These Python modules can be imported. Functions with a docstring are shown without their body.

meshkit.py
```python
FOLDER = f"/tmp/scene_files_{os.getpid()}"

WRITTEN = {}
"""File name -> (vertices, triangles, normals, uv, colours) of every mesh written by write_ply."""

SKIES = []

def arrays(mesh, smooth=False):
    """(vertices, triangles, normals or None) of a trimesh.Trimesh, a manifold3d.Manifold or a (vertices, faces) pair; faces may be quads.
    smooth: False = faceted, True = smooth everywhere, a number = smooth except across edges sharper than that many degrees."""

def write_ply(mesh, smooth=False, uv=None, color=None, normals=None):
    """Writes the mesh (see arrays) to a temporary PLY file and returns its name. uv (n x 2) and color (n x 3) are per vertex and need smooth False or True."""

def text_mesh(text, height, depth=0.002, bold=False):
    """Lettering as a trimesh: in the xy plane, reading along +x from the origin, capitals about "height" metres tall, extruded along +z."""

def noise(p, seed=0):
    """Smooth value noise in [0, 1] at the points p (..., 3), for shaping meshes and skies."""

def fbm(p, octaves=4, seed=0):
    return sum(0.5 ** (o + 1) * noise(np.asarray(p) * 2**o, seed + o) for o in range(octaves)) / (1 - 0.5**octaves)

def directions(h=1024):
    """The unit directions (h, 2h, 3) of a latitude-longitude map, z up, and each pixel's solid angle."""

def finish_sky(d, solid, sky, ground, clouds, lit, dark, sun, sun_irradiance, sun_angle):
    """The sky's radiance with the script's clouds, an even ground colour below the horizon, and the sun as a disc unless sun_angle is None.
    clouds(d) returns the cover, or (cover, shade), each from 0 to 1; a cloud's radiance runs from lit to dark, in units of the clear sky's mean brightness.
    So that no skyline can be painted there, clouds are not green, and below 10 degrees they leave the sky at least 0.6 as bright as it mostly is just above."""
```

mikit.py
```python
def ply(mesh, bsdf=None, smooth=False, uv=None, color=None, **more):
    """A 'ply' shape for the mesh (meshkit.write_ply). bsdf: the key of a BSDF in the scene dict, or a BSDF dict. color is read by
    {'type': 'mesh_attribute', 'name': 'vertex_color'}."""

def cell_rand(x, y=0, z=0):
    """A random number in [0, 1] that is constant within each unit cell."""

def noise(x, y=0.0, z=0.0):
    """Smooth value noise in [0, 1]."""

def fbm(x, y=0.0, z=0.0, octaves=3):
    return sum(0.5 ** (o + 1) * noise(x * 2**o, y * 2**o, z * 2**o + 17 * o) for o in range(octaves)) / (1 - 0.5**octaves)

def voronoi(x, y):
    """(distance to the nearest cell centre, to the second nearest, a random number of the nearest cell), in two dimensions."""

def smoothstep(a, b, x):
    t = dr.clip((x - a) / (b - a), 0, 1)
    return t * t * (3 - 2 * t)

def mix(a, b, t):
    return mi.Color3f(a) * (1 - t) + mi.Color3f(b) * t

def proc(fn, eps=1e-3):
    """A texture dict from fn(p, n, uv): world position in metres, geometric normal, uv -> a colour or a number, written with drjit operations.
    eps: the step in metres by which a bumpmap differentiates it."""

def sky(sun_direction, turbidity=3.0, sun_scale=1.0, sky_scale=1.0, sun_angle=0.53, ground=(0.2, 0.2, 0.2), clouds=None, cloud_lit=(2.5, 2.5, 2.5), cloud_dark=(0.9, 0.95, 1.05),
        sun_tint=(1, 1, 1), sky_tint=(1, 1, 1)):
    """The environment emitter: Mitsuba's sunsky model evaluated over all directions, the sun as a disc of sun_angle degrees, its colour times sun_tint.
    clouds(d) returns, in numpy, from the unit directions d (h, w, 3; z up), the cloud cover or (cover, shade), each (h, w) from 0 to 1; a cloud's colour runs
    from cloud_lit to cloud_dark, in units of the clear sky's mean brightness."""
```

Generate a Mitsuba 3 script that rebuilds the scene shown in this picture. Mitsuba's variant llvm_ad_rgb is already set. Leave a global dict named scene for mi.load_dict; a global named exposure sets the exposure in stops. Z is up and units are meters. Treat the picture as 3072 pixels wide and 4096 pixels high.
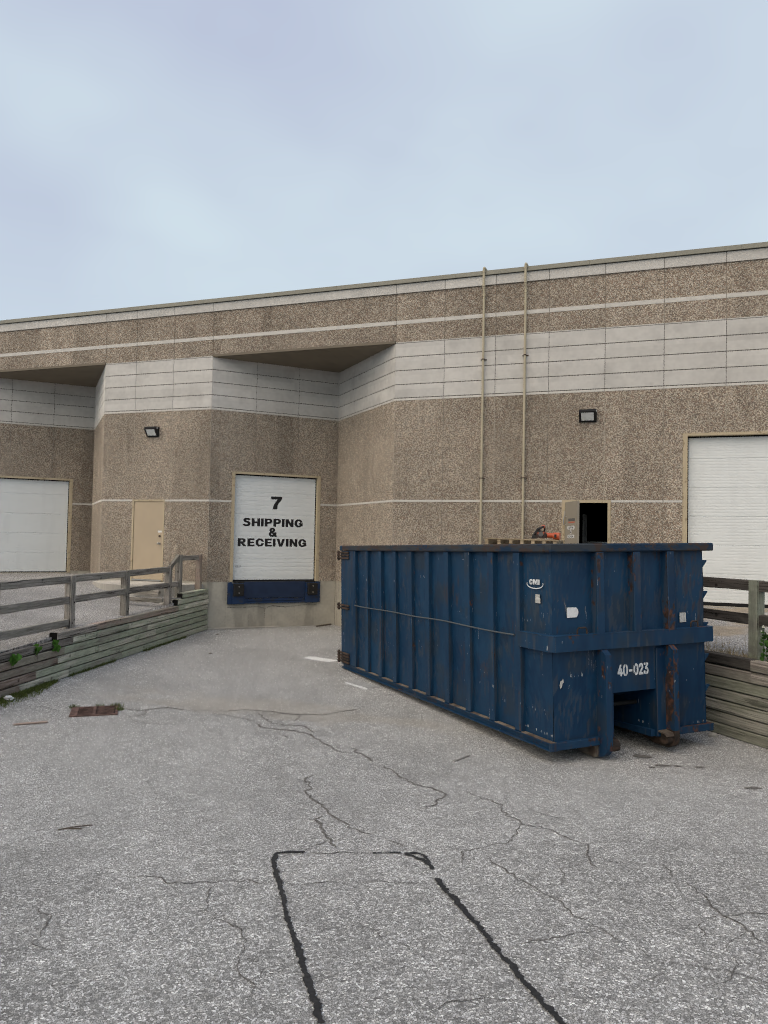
import math, random
import numpy as np, trimesh, shapely
from shapely.geometry import Polygon, LineString, box as sbox
from shapely.ops import unary_union
import drjit as dr
import mitsuba as mi
import mikit, meshkit
from mikit import proc, noise, fbm, voronoi, cell_rand, smoothstep, mix

# ------------------------------------------------------------------ camera, sky, exposure
T = mi.ScalarTransform4f
CAM = np.array([0.0, 0.0, 2.5])
FWD = np.array([-0.34344328, 0.93859899, 0.03284287])
UPV = np.array([-0.00667383, -0.03740812, 0.99927779])
scene, labels = {}, {}
scene['camera'] = {'type': 'perspective', 'fov': 53.0705, 'fov_axis': 'x', 'near_clip': 0.05, 'far_clip': 1500.0,
                   'to_world': T().look_at(origin=CAM.tolist(), target=(CAM + FWD).tolist(), up=UPV.tolist())}


def clouds(d):
    az = np.arctan2(d[..., 0], d[..., 1])
    el = np.clip(d[..., 2], 0.0, 1)
    q = np.stack([d[..., 0] / (el + .22), d[..., 1] / (el + .22), el * 0], -1)
    a = meshkit.fbm(q * 0.8 + 3.0, 4, 5)
    b = meshkit.fbm(q * 2.2 + 11.0, 4, 9)
    shade = np.clip((a * .62 + b * .38 - .36) * 3.4, 0, 1) * (.25 + .75 * np.clip((d[..., 2] - .16) / .28, 0, 1))
    return np.ones(d.shape[:2]), shade


scene['sky'] = mikit.sky((-0.30, -0.72, 0.78), turbidity=3, sun_scale=0.38, sun_angle=70, sun_tint=(1.0, .965, .91), clouds=clouds,
                         cloud_lit=(1.82, 2.16, 2.34), cloud_dark=(1.38, 1.55, 1.96))
exposure = 2.0

# ------------------------------------------------------------------ small helpers
rnd = random.Random(7)
used = {}


def newkey(name, parent=None):
    base = (parent + '__' if parent else '') + name
    k = used.get(base, -1) + 1
    used[base] = k
    return base if k == 0 else f'{base}_{k:03d}'


def put(name, mesh, bsdf, parent=None, smooth=False, uv=None, kind=None, label=None):
    key = newkey(name, parent)
    scene[key] = mikit.ply(mesh, bsdf, smooth=smooth, uv=uv)
    if kind or label:
        labels[key] = {**({'label': label} if label else {}), **({'kind': kind} if kind else {})}
    return key


def thing(name, label, category, group=None):
    key = newkey(name)
    labels[key] = {'label': label, 'category': category}
    if group:
        labels[key]['group'] = group
    return key


def single(name, mesh, bsdf, label, category, group=None, kind=None, **kw):
    key = put(name, mesh, bsdf, **kw)
    labels[key] = {'label': label, 'category': category}
    if group: labels[key]['group'] = group
    if kind: labels[key]['kind'] = kind
    return key


def struct(name, mesh, bsdf, **kw):
    return put(name, mesh, bsdf, kind='structure', **kw)


cat = trimesh.util.concatenate


def bx(x0, x1, y0, y1, z0, z1, c=0.0):
    s = np.array([x1 - x0, y1 - y0, z1 - z0]); m = np.array([x0 + x1, y0 + y1, z0 + z1]) / 2
    if c <= 0:
        b = trimesh.creation.box(s)
    else:
        pts = []
        h = s / 2
        for sx in (-1, 1):
            for sy in (-1, 1):
                for sz in (-1, 1):
                    sg = np.array([sx, sy, sz])
                    for k in range(3):
                        o = h - c; o[k] = h[k]
                        pts.append(sg * o)
        b = trimesh.convex.convex_hull(np.array(pts))
    b.apply_translation(m)
    return b


def cyl(p0, p1, r, n=14, r1=None):
    p0, p1 = np.asarray(p0, float), np.asarray(p1, float)
    d = p1 - p0; L = np.linalg.norm(d)
    if r1 is None:
        m = trimesh.creation.cylinder(r, L, sections=n)
    else:
        m = trimesh.creation.revolve([[0, -L / 2], [r, -L / 2], [r1, L / 2], [0, L / 2]], sections=n)
    m.apply_transform(trimesh.geometry.align_vectors([0, 0, 1], d / L))
    m.apply_translation((p0 + p1) / 2)
    return m


def tube(pts, r, n=10):
    pts = np.asarray(pts, float)
    out = []
    up = np.array([0.13, 0.21, 0.97])
    rings = []
    for i, p in enumerate(pts):
        t = pts[min(i + 1, len(pts) - 1)] - pts[max(i - 1, 0)]
        t /= np.linalg.norm(t)
        a = np.cross(t, up); a = a / np.linalg.norm(a) if np.linalg.norm(a) > 1e-4 else np.array([1., 0, 0])
        b = np.cross(t, a)
        w = np.linspace(0, 2 * np.pi, n, endpoint=False)
        rings.append(p + r * (np.cos(w)[:, None] * a + np.sin(w)[:, None] * b))
    V = np.vstack(rings + [pts[:1], pts[-1:]])
    F = []
    m = len(pts)
    for i in range(m - 1):
        for j in range(n):
            k = (j + 1) % n
            F += [[i * n + j, i * n + k, (i + 1) * n + k], [i * n + j, (i + 1) * n + k, (i + 1) * n + j]]
    for j in range(n):
        k = (j + 1) % n
        F += [[m * n, j, k], [m * n + 1, (m - 1) * n + k, (m - 1) * n + j]]
    me = trimesh.Trimesh(V, F, process=False)
    me.fix_normals()
    return me


def ext(poly, depth):
    if hasattr(poly, 'geoms'):
        return cat([ext(g, depth) for g in poly.geoms if g.area > 1e-7])
    return trimesh.creation.extrude_polygon(poly, depth, engine='earcut')


def frame4(x, y, z, o):
    m = np.eye(4); m[:3, 0], m[:3, 1], m[:3, 2], m[:3, 3] = x, y, z, o
    return m


class Face:
    """An upright wall face: u runs to the right as seen from outside, z up, d outwards."""
    def __init__(self, a, b):
        self.o = np.array([a[0], a[1], 0.0]); t = np.array([b[0] - a[0], b[1] - a[1], 0.0])
        self.L = np.linalg.norm(t); self.t = t / self.L; self.n = np.array([self.t[1], -self.t[0], 0.0])
        self.M = frame4(self.t, [0, 0, 1], self.n, self.o)      # (u, z, d)

    def slab(self, poly, d0, d1):
        m = ext(poly, d1 - d0)
        m.apply_translation([0, 0, d0]); m.apply_transform(self.M)
        return m

    def box(self, u0, u1, z0, z1, d0, d1, c=0.0):
        m = bx(u0, u1, z0, z1, d0, d1, c); m.apply_transform(self.M)
        return m

    def profile(self, pts, u0, u1):
        """polygon in (d, z) swept along u"""
        m = ext(Polygon(pts), u1 - u0)
        m.apply_transform(frame4(self.n, [0, 0, 1], -self.t, self.o + self.t * u1))
        return m

    def tf(self, m):
        m = m.copy(); m.apply_transform(self.M); return m

    def at(self, u, z, d=0.0):
        return self.o + self.t * u + self.n * d + np.array([0, 0, z])


def flat_text(text, h, w=None, grow=0.0, stencil=0.0):
    """lettering as a polygon: capitals h tall from the baseline, stretched to the width w"""
    m = meshkit.text_mesh(text, h, 0.01, bold=True)
    tri = m.triangles[(m.face_normals[:, 2] > .9)]
    p = unary_union([Polygon(t[:, :2]).buffer(1e-6) for t in tri])
    x0, y0, x1, y1 = p.bounds
    p = shapely.affinity.translate(p, -x0, 0)
    if w:
        p = shapely.affinity.scale(p, w / (x1 - x0), 1, origin=(0, 0))
    if grow: p = p.buffer(grow, join_style=2)
    return p


def glyph(c):
    """a heavy grotesque capital, 1 tall"""
    t, e = .285, .215
    B = lambda *q: sbox(*q)
    def ell(cx, cy, rx, ry): return shapely.affinity.scale(shapely.Point(cx, cy).buffer(1, 24), rx, ry)
    if c == 'I': return B(0, 0, t, 1)
    if c == 'H': return unary_union([B(0, 0, t, 1), B(.56, 0, .56 + t, 1), B(0, .39, .8, .61)])
    if c == 'N': return unary_union([B(0, 0, t - .02, 1), B(.58, 0, .58 + t - .02, 1), Polygon([(0, 1), (.27, 1), (.845, 0), (.575, 0)])])
    if c == 'E': return unary_union([B(0, 0, t, 1), B(0, 0, .74, e), B(0, 1 - e, .73, 1), B(0, .40, .68, .40 + e - .02)])
    if c == 'V': return Polygon([(0, 1), (.30, 1), (.455, .33), (.61, 1), (.91, 1), (.61, 0), (.30, 0)])
    if c == '7': return Polygon([(0, 1), (.68, 1), (.68, .80), (.52, .55), (.42, .30), (.385, 0), (.11, 0), (.16, .28), (.26, .54), (.40, .775), (0, .775)])
    if c in 'PR':
        bowl = unary_union([B(0, .36 if c == 'P' else .40, .46, 1), ell(.46, .68 if c == 'P' else .70, .33, .32 if c == 'P' else .30)])
        hole = unary_union([B(t, .58 if c == 'P' else .60, .43, .80), ell(.43, .69 if c == 'P' else .70, .085, .11 if c == 'P' else .10)])
        g = unary_union([B(0, 0, t, 1), bowl]).difference(hole)
        if c == 'R': g = unary_union([g, Polygon([(.28, .42), (.52, .44), (.62, .36), (.88, 0), (.54, 0), (.40, .25), (.28, .36)])])
        return g
    if c in 'CG':
        g = ell(.44, .5, .44, .52).difference(ell(.45, .5, .165, .30))
        if c == 'C': return g.difference(Polygon([(.45, .5), (1.2, .30), (1.2, .66)])).difference(B(.60, .44, 1.2, .60))
        g = g.difference(Polygon([(.45, .52), (1.2, .44), (1.2, .72)]))
        return unary_union([g, B(.46, .345, .88, .55), B(.64, .10, .88, .5)])
    if c == 'S':
        q = [(.70, .76), (.64, .85), (.52, .90), (.38, .90), (.25, .86), (.18, .76), (.20, .66), (.30, .585), (.45, .54), (.58, .48), (.66, .38), (.65, .24), (.55, .13), (.40, .095), (.24, .115), (.14, .20), (.11, .28)]
        return LineString(q).buffer(.125, cap_style=2)
    p = flat_text(c, 1.0).buffer(.035)
    return shapely.affinity.translate(p, -p.bounds[0], 0)


def letters(text, h, w, gap=.1):
    """heavy lettering: capitals h tall, the line w wide"""
    raw = [glyph(c) for c in text]
    nat = [p.bounds[2] - p.bounds[0] for p in raw]
    tot = sum(nat) + gap * (len(text) - 1)
    x, out = 0.0, []
    for p, n_ in zip(raw, nat):
        out.append(shapely.affinity.translate(p, x - p.bounds[0], 0)); x += n_ + gap
    return shapely.affinity.scale(unary_union(out), w / tot, h, origin=(0, 0))


def beam(L, w, h, ident, c=0.008, n=7, jit=0.003, seed=0):
    """a rough timber along +x from 0 to L, section w (y) by h (z) centred; uv = (length + 10 per timber, way round)"""
    r = np.random.RandomState(seed + ident * 13 + 5)
    sec = np.array([[-w / 2 + c, -h / 2], [w / 2 - c, -h / 2], [w / 2, -h / 2 + c], [w / 2, h / 2 - c], [w / 2 - c, h / 2], [-w / 2 + c, h / 2], [-w / 2, h / 2 - c], [-w / 2, -h / 2 + c]])
    per = np.array([0, w, w + .01, w + h, w + h + .01, 2 * w + h, 2 * w + h + .01, 2 * w + 2 * h])
    V, U = [], []
    xs = np.linspace(0, L, n)
    for i, x in enumerate(xs):
        j = r.uniform(-jit, jit, (8, 2)) if 0 < i < n - 1 else r.uniform(-jit, jit, (8, 2))
        for k in range(8):
            V.append([x, *(sec[k] + j[k])]); U.append([x + 10 * ident, per[k]])
    F = []
    for i in range(n - 1):
        for k in range(8):
            q = (k + 1) % 8
            F += [[i * 8 + k, i * 8 + q, (i + 1) * 8 + q], [i * 8 + k, (i + 1) * 8 + q, (i + 1) * 8 + k]]
    for e, i in ((0, 0), (1, n - 1)):
        b = len(V)
        for k in range(8):
            V.append(V[i * 8 + k]); U.append([10 * ident + 5 + V[i * 8 + k][1] , V[i * 8 + k][2]])
        for k in range(1, 7):
            F.append([b, b + k + 1, b + k] if e == 0 else [b, b + k, b + k + 1])
    m = trimesh.Trimesh(np.array(V), np.array(F), process=False)
    if m.volume < 0: m.invert()
    return m, np.array(U)


def putbeam(name, p0, p1, w, h, bsdf, ident, parent=None, up=(0, 0, 1), **kw):
    """timber whose axis runs p0 -> p1"""
    p0, p1 = np.asarray(p0, float), np.asarray(p1, float)
    x = (p1 - p0); L = np.linalg.norm(x); x /= L
    y = np.cross(up, x); y /= np.linalg.norm(y); z = np.cross(x, y)
    m, uv = beam(L, w, h, ident, **kw)
    m.apply_transform(frame4(x, y, z, p0))
    return put(name, m, bsdf, parent=parent, uv=uv)


def spread(poly, cell):
    """triangulated plan polygon with inner points about cell apart"""
    import scipy.spatial
    b = poly.boundary
    lines = list(b.geoms) if hasattr(b, 'geoms') else [b]
    pts = []
    for l in lines:
        k = max(2, int(l.length / cell))
        pts += [l.interpolate(i / k, normalized=True).coords[0] for i in range(k)]
        pts += list(l.coords)
    x0, y0, x1, y1 = poly.bounds
    r = np.random.RandomState(1)
    for x in np.arange(x0 + cell / 2, x1, cell):
        for y in np.arange(y0 + cell / 2, y1, cell):
            q = (x + r.uniform(-.2, .2) * cell, y + r.uniform(-.2, .2) * cell)
            if poly.buffer(-cell * .3).contains(shapely.Point(q)): pts.append(q)
    pts = np.unique(np.round(np.array(pts), 4), axis=0)
    tri = scipy.spatial.Delaunay(pts)
    cen = pts[tri.simplices].mean(1)
    ok = shapely.contains_xy(poly.buffer(1e-4), cen[:, 0], cen[:, 1])
    f = tri.simplices[ok]
    a = pts[f]
    e1, e2 = a[:, 1] - a[:, 0], a[:, 2] - a[:, 0]
    s = e1[:, 0] * e2[:, 1] - e1[:, 1] * e2[:, 0]
    f[s < 0] = f[s < 0][:, ::-1]
    return pts, f


# ------------------------------------------------------------------ materials
def bs(name, **d):
    scene[name] = d
    return name


def rgb(*c):
    return {'type': 'rgb', 'value': list(c)}


def plain(name, c, rough=.6, spec=.3, **kw):
    return bs(name, type='twosided', bsdf={'type': 'principled', 'base_color': rgb(*c) if isinstance(c, (tuple, list)) else c, 'roughness': rough, 'specular': spec, **kw})


def bumped(name, c, h, scale, rough=.8, spec=.2, eps=2e-3, **kw):
    return bs(name, type='twosided', bsdf={'type': 'bumpmap', 'tex': proc(h, eps), 'scale': scale, 'bsdf': {'type': 'principled', 'base_color': c, 'roughness': rough, 'specular': spec, **kw}})


def wallu(p, n):
    return p.y * n.x - p.x * n.y


def pick(c, *cols):
    """one of the colours by the random number c"""
    k = len(cols)
    out = mi.Color3f(*cols[0])
    for i in range(1, k):
        out = dr.select(c > i / k, mi.Color3f(*cols[i]), out)
    return out


def agg_c(p, n, uv):
    u, z = wallu(p, n), p.z
    f1, f2, c = voronoi(u / .021, z / .019)
    st = pick(c, (.40, .34, .26), (.30, .245, .18), (.46, .41, .33), (.21, .16, .115), (.36, .32, .26), (.28, .20, .15), (.50, .44, .35), (.17, .145, .115))
    gap = smoothstep(.02, .22, f2 - f1)
    st = mix((.12, .10, .082), st, gap)
    big = fbm(u * 1.1, z * .9, 3, 3)
    med = noise(u * 11, z * 11, 7)
    panel = cell_rand(dr.floor((u + 6.141) / 1.2192), dr.floor(n.x * 3 + 5))
    streak = smoothstep(.56, .72, fbm(u * 2.6, z * .28, 12, 4))
    return st * mi.Color3f(1.19, 1.21, 1.25) * (1 - .15 * streak) * (.84 + .32 * big) * (.88 + .24 * med) * (.89 + .22 * panel)


def agg_h(p, n, uv):
    u, z = wallu(p, n), p.z
    f1, f2, c = voronoi(u / .021, z / .019)
    return smoothstep(0, .5, f2 - f1)


bumped('aggregate', proc(agg_c), agg_h, .006, rough=.9, spec=.15, eps=3e-3)


def conc_c(p, n, uv):
    u, z = wallu(p, n), p.z
    a = fbm(u * 2.3, z * 4.1, 1, 4)
    b = fbm(u * 13, z * 13, 5, 3)
    s = fbm(u * 5.0, z * .5, 9, 3)
    blk = cell_rand(dr.floor((u + 6.141) / 1.2192), dr.floor(z / .3366), dr.floor(n.x * 3 + 5))
    v = .54 * (.91 + .13 * a) * (.93 + .14 * b) * (.95 + .1 * s) * (.95 + .1 * blk)
    stain = smoothstep(.60, .72, fbm(u * 1.7 + 4, z * 2.2, 21, 4))
    v = v * (1 - .08 * stain)
    return mi.Color3f(v * 1.0, v * .98, v * .925)


bumped('precast_concrete', proc(conc_c), lambda p, n, uv: fbm(wallu(p, n) * 60, p.z * 60, 3, 3), .002, rough=.85)


def found_c(p, n, uv):
    u, z = wallu(p, n), p.z
    a = fbm(u * 1.7, z * 2.1, 2, 4)
    b = fbm(u * 22, z * 22, 6, 3)
    form = 1 - smoothstep(.008, .02, dr.abs(u * 1.55 - dr.floor(u * 1.55) - .5))
    st = smoothstep(.52, .68, fbm(u * 3.4, z * .9, 13, 4))
    v = .43 * (.8 + .4 * a) * (.9 + .2 * b) * (1 - .12 * form) * (1 - .24 * st)
    return mi.Color3f(v, v * .95, v * .81)


plain('white_strip', proc(lambda p, n, uv: mi.Color3f(.57, .555, .515) * (.86 + .2 * fbm(wallu(p, n) * 6, p.z * 20, 3, 4))), .85, .2)
bumped('foundation_concrete', proc(found_c), lambda p, n, uv: fbm(wallu(p, n) * 18, p.z * 18, 3, 4), .006, rough=.9)


def slab_c(p, n, uv):
    a = fbm(p.x * 2.1, p.y * 2.1, 2, 4); b = fbm(p.x * 25, p.y * 25, 6, 3)
    v = .36 * (.7 + .6 * a) * (.85 + .3 * b)
    return mi.Color3f(v, v * .96, v * .86)


bumped('slab_concrete', proc(slab_c), lambda p, n, uv: fbm(p.x * 22, p.y * 22, p.z * 22, 3), .006, rough=.9)


def asph(p, n, uv):
    f1, f2, c = voronoi(p.x / .0125, p.y / .0125)
    g1, g2, e = voronoi(p.x / .031 + 7, p.y / .031)
    st = pick(c, (.30, .30, .30), (.19, .19, .188), (.42, .42, .425), (.23, .23, .226), (.14, .14, .138), (.34, .335, .325), (.25, .25, .25), (.60, .60, .60))
    st = st * (.80 + .42 * e)
    gap = smoothstep(.03, .25, f2 - f1)
    col = mix((.115, .114, .111), (st * .86 + .035) * mi.Color3f(1.29, 1.315, 1.305), gap)
    big = fbm(p.x * .42, p.y * .42, 4, 4)
    med = fbm(p.x * 2.6, p.y * 2.6, 9, 4)
    g1 = noise(p.x * 17, p.y * 17, 2); g2 = noise(p.x * 8.3, p.y * 8.3, 5)
    col = col * (.90 + .20 * big) * (.89 + .22 * med) * (.89 + .22 * g1) * (.93 + .14 * g2)
    # silt washed to the drain and along the low seam; dark worn traces
    sx = (p.x + 5.3) / 3.4; sy = (p.y - 9.95) / .75
    silt = smoothstep(.35, .75, fbm(p.x * 1.3 + 5, p.y * 2.6, 31, 4) + .28 - .42 * (sx * sx + sy * sy))
    col = mix(col, mi.Color3f(.30, .275, .225) * (.7 + .6 * med), silt * .34)
    dark = smoothstep(.56, .70, fbm(p.x * .75 + 20, p.y * .75, 17, 4))
    return col * (1 - .10 * dark)


def asph_h(p, n, uv):
    f1, f2, c = voronoi(p.x / .0125, p.y / .0125)
    return smoothstep(0, .45, f2 - f1) * (.4 + .6 * c)


bumped('asphalt', proc(asph), asph_h, .0035, rough=.9, spec=.2, eps=1.5e-3)


def yard_c(p, n, uv):
    f1, f2, c = voronoi(p.x / .017, p.y / .017)
    st = pick(c, (.36, .36, .355), (.22, .22, .217), (.47, .47, .47), (.27, .265, .255), (.17, .17, .17), (.40, .395, .38))
    col = mix((.09, .09, .085), st, smoothstep(.03, .25, f2 - f1))
    a = fbm(p.x * .8, p.y * .8, 4, 4)
    return col * (.7 + .6 * a)


bumped('yard_gravel', proc(yard_c), lambda p, n, uv: fbm(p.x * 45, p.y * 45, 0, 3), .008, rough=.95, spec=.1)


def yard2_c(p, n, uv):
    col = yard_c(p, n, uv)
    s = smoothstep(.34, .52, fbm(p.x * 1.1 + 3, p.y * 1.1 + 1, 8, 4))
    return mix(col, mi.Color3f(.23, .195, .145) * (.6 + .8 * fbm(p.x * 9, p.y * 9, 2, 3)), s * .75)


bumped('yard_dirt', proc(yard2_c), lambda p, n, uv: fbm(p.x * 45, p.y * 45, 0, 3), .008, rough=.95, spec=.1)


def wood(base, alt, tint, amount):
    def f(p, n, uv):
        u, v = uv.x, uv.y
        idn = dr.floor(u / 10)
        r1, r2, r3 = cell_rand(idn, 3), cell_rand(idn, 8), cell_rand(idn, 15)
        g = fbm(u * 2.2 + r1 * 50, v * 95 + 3 * fbm(u * 1.5 + r2 * 9, v * 6, 1, 2), 2, 4)
        fine = noise(u * 9, v * 420, 5)
        k = fbm(u * 1.1 + r3 * 30, v * 7, 9, 3)
        col = mix(base, alt, smoothstep(.25, .75, g * .7 + k * .3)) * (.62 + .72 * r2) * (.84 + .32 * fine)
        crack = smoothstep(.66, .70, fbm(u * 1.6 + r1 * 20, v * 60, 13, 3))
        col = col * (1 - .7 * crack)
        m = smoothstep(.5 - amount * .45, .85 - amount * .3, fbm(p.x * 2.4 + p.z * 5, p.y * 2.4 - p.z * 3, p.z * 7 + idn * .37, 4) + .25 * (r1 - .5))
        col = mix(col, mi.Color3f(*tint) * (.6 + .8 * fbm(u * 14, v * 60, 3, 3)), m * .8)
        kx = u * .55 + r2 * 7
        ky = v * 5.1 + r3
        d = dr.sqrt(dr.square((kx - dr.floor(kx) - .5) * 1.8) + dr.square((ky - dr.floor(ky) - .5) * .2))
        knot = (1 - smoothstep(.016, .034, d)) * dr.select(cell_rand(dr.floor(kx), dr.floor(ky), idn) > .45, 1.0, 0.0)
        return col * (1 - .65 * knot)
    return f


def wood_h(p, n, uv):
    return fbm(uv.x * 2.2, uv.y * 95, 2, 4)


bumped('timber_green', proc(wood((.29, .28, .23), (.52, .50, .42), (.33, .375, .275), .75)), wood_h, .006, rough=.9, spec=.1)
bumped('timber_moss', proc(wood((.16, .158, .135), (.33, .32, .28), (.22, .235, .18), .5)), wood_h, .006, rough=.9, spec=.1)
bumped('timber_brown', proc(wood((.19, .14, .115), (.36, .29, .245), (.27, .26, .21), .35)), wood_h, .006, rough=.9, spec=.1)
bumped('timber_grey', proc(wood((.11, .10, .088), (.36, .33, .295), (.22, .21, .18), .3)), wood_h, .006, rough=.9, spec=.1)
bumped('timber_dark', proc(wood((.035, .032, .030), (.095, .087, .08), (.085, .08, .074), .3)), wood_h, .006, rough=.9, spec=.1)
bumped('timber_post_green', proc(wood((.18, .185, .16), (.31, .315, .27), (.24, .265, .21), .6)), wood_h, .006, rough=.9, spec=.1)
plain('timber_end', (.012, .011, .010), .9, .1)
bumped('pallet_wood', proc(wood((.26, .20, .13), (.44, .36, .25), (.38, .32, .23), .3)), wood_h, .004, rough=.9, spec=.1)


def paint_c(rust, chips):
    def f(p, n, uv):
        u = wallu(p, n) + p.x * .001
        z = p.z
        a = fbm(u * 1.6, z * 1.4, p.y * .3, 4)
        b = fbm(u * 9, z * 1.3, 4, 4)
        base = mix((.0040, .026, .066), (.0095, .044, .096), smoothstep(.25, .75, a * .55 + b * .45))
        dirt = smoothstep(.55, .75, fbm(u * 3.1, z * 2.3, 14, 4))
        base = mix(base, (.026, .033, .037), dirt * .45)
        grime = smoothstep(.60, .70, fbm(u * 21, z * 1.7, 44, 3)) * smoothstep(.4, .6, fbm(u * 1.2, z * 1.2, 8, 2))
        base = mix(base, (.06, .066, .07), grime * .4)
        q = .62 * fbm(u * 7 + p.y * 2, z * 3.6, p.x * 2.0, 5) + .38 * fbm(u * 27, z * 19, p.x * 5, 3)
        r = smoothstep(rust, rust + .07, q)
        rc = mix((.034, .021, .015), (.105, .046, .024), smoothstep(.35, .75, fbm(u * 24, z * 24, 3, 3)))
        runs = smoothstep(.60, .74, fbm(u * 19, z * 1.1, 27, 3)) * smoothstep(.50, .64, fbm(u * 2.2 + 9, z * 1.5, p.y, 3))
        base = mix(base, (.050, .034, .026), runs * .5)
        col = mix(base, rc, r * .9)
        s = smoothstep(chips, chips + .02, noise(u * 70, z * 9 + 3 * noise(u * 2, z * 2), 8)) * smoothstep(.50, .62, fbm(u * 3.5, z * 2.5, 5, 3))
        return mix(col, (.40, .43, .45), s * .8)
    return f


def paint_h(p, n, uv):
    u = wallu(p, n)
    return fbm(u * 2.6, p.z * 2.2, p.y, 3) + .06 * fbm(u * 40, p.z * 40, 2, 3)


bumped('blue_paint', proc(paint_c(.72, .955)), paint_h, .012, rough=.45, spec=.25, eps=4e-3)
bumped('blue_paint_worn', proc(paint_c(.64, .95)), paint_h, .012, rough=.5, spec=.28, eps=4e-3)
bumped('blue_paint_rusty', proc(paint_c(.575, .955)), paint_h, .014, rough=.6, spec=.3, eps=4e-3)


bumped('blue_paint_rusted', proc(paint_c(.525, .955)), paint_h, .014, rough=.7, spec=.25, eps=4e-3)


def top_c(p, n, uv):
    q = .6 * fbm(p.x * 5 + p.y * 4, p.z * 6, p.y * 3, 5) + .4 * fbm(p.x * 26, p.y * 26, p.z * 24, 3)
    base = mix((.008, .026, .056), (.035, .042, .05), smoothstep(.35, .6, fbm(p.x * 3, p.y * 3, p.z * 9, 4)))
    return mix(base, (.050, .032, .024), smoothstep(.50, .60, q) * .85)


bumped('blue_paint_top', proc(top_c), paint_h, .01, rough=.65, spec=.25, eps=4e-3)


def rust_c(p, n, uv):
    a = fbm(p.x * 14, p.y * 14, p.z * 14, 4)
    return mix((.026, .021, .018), (.072, .048, .036), smoothstep(.3, .7, a))


bumped('rusty_steel', proc(rust_c), lambda p, n, uv: fbm(p.x * 60, p.y * 60, p.z * 60, 3), .006, rough=.8, spec=.3)
def scale_c(p, n, uv):
    a = fbm(p.x * 9, p.y * 9, p.z * 9, 4)
    return mix((.07, .055, .045), (.16, .14, .115), smoothstep(.3, .7, a))


bumped('dirty_flange', proc(scale_c), lambda p, n, uv: fbm(p.x * 60, p.y * 60, p.z * 60, 3), .005, rough=.9, spec=.2)
def grate_c(p, n, uv):
    a = fbm(p.x * 17, p.y * 17, p.z * 9, 4)
    return mix((.06, .036, .03), (.15, .095, .08), smoothstep(.3, .7, a))


plain('grate_rust', proc(grate_c), .8)
plain('bare_wire', (.075, .09, .10), .5)


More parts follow.
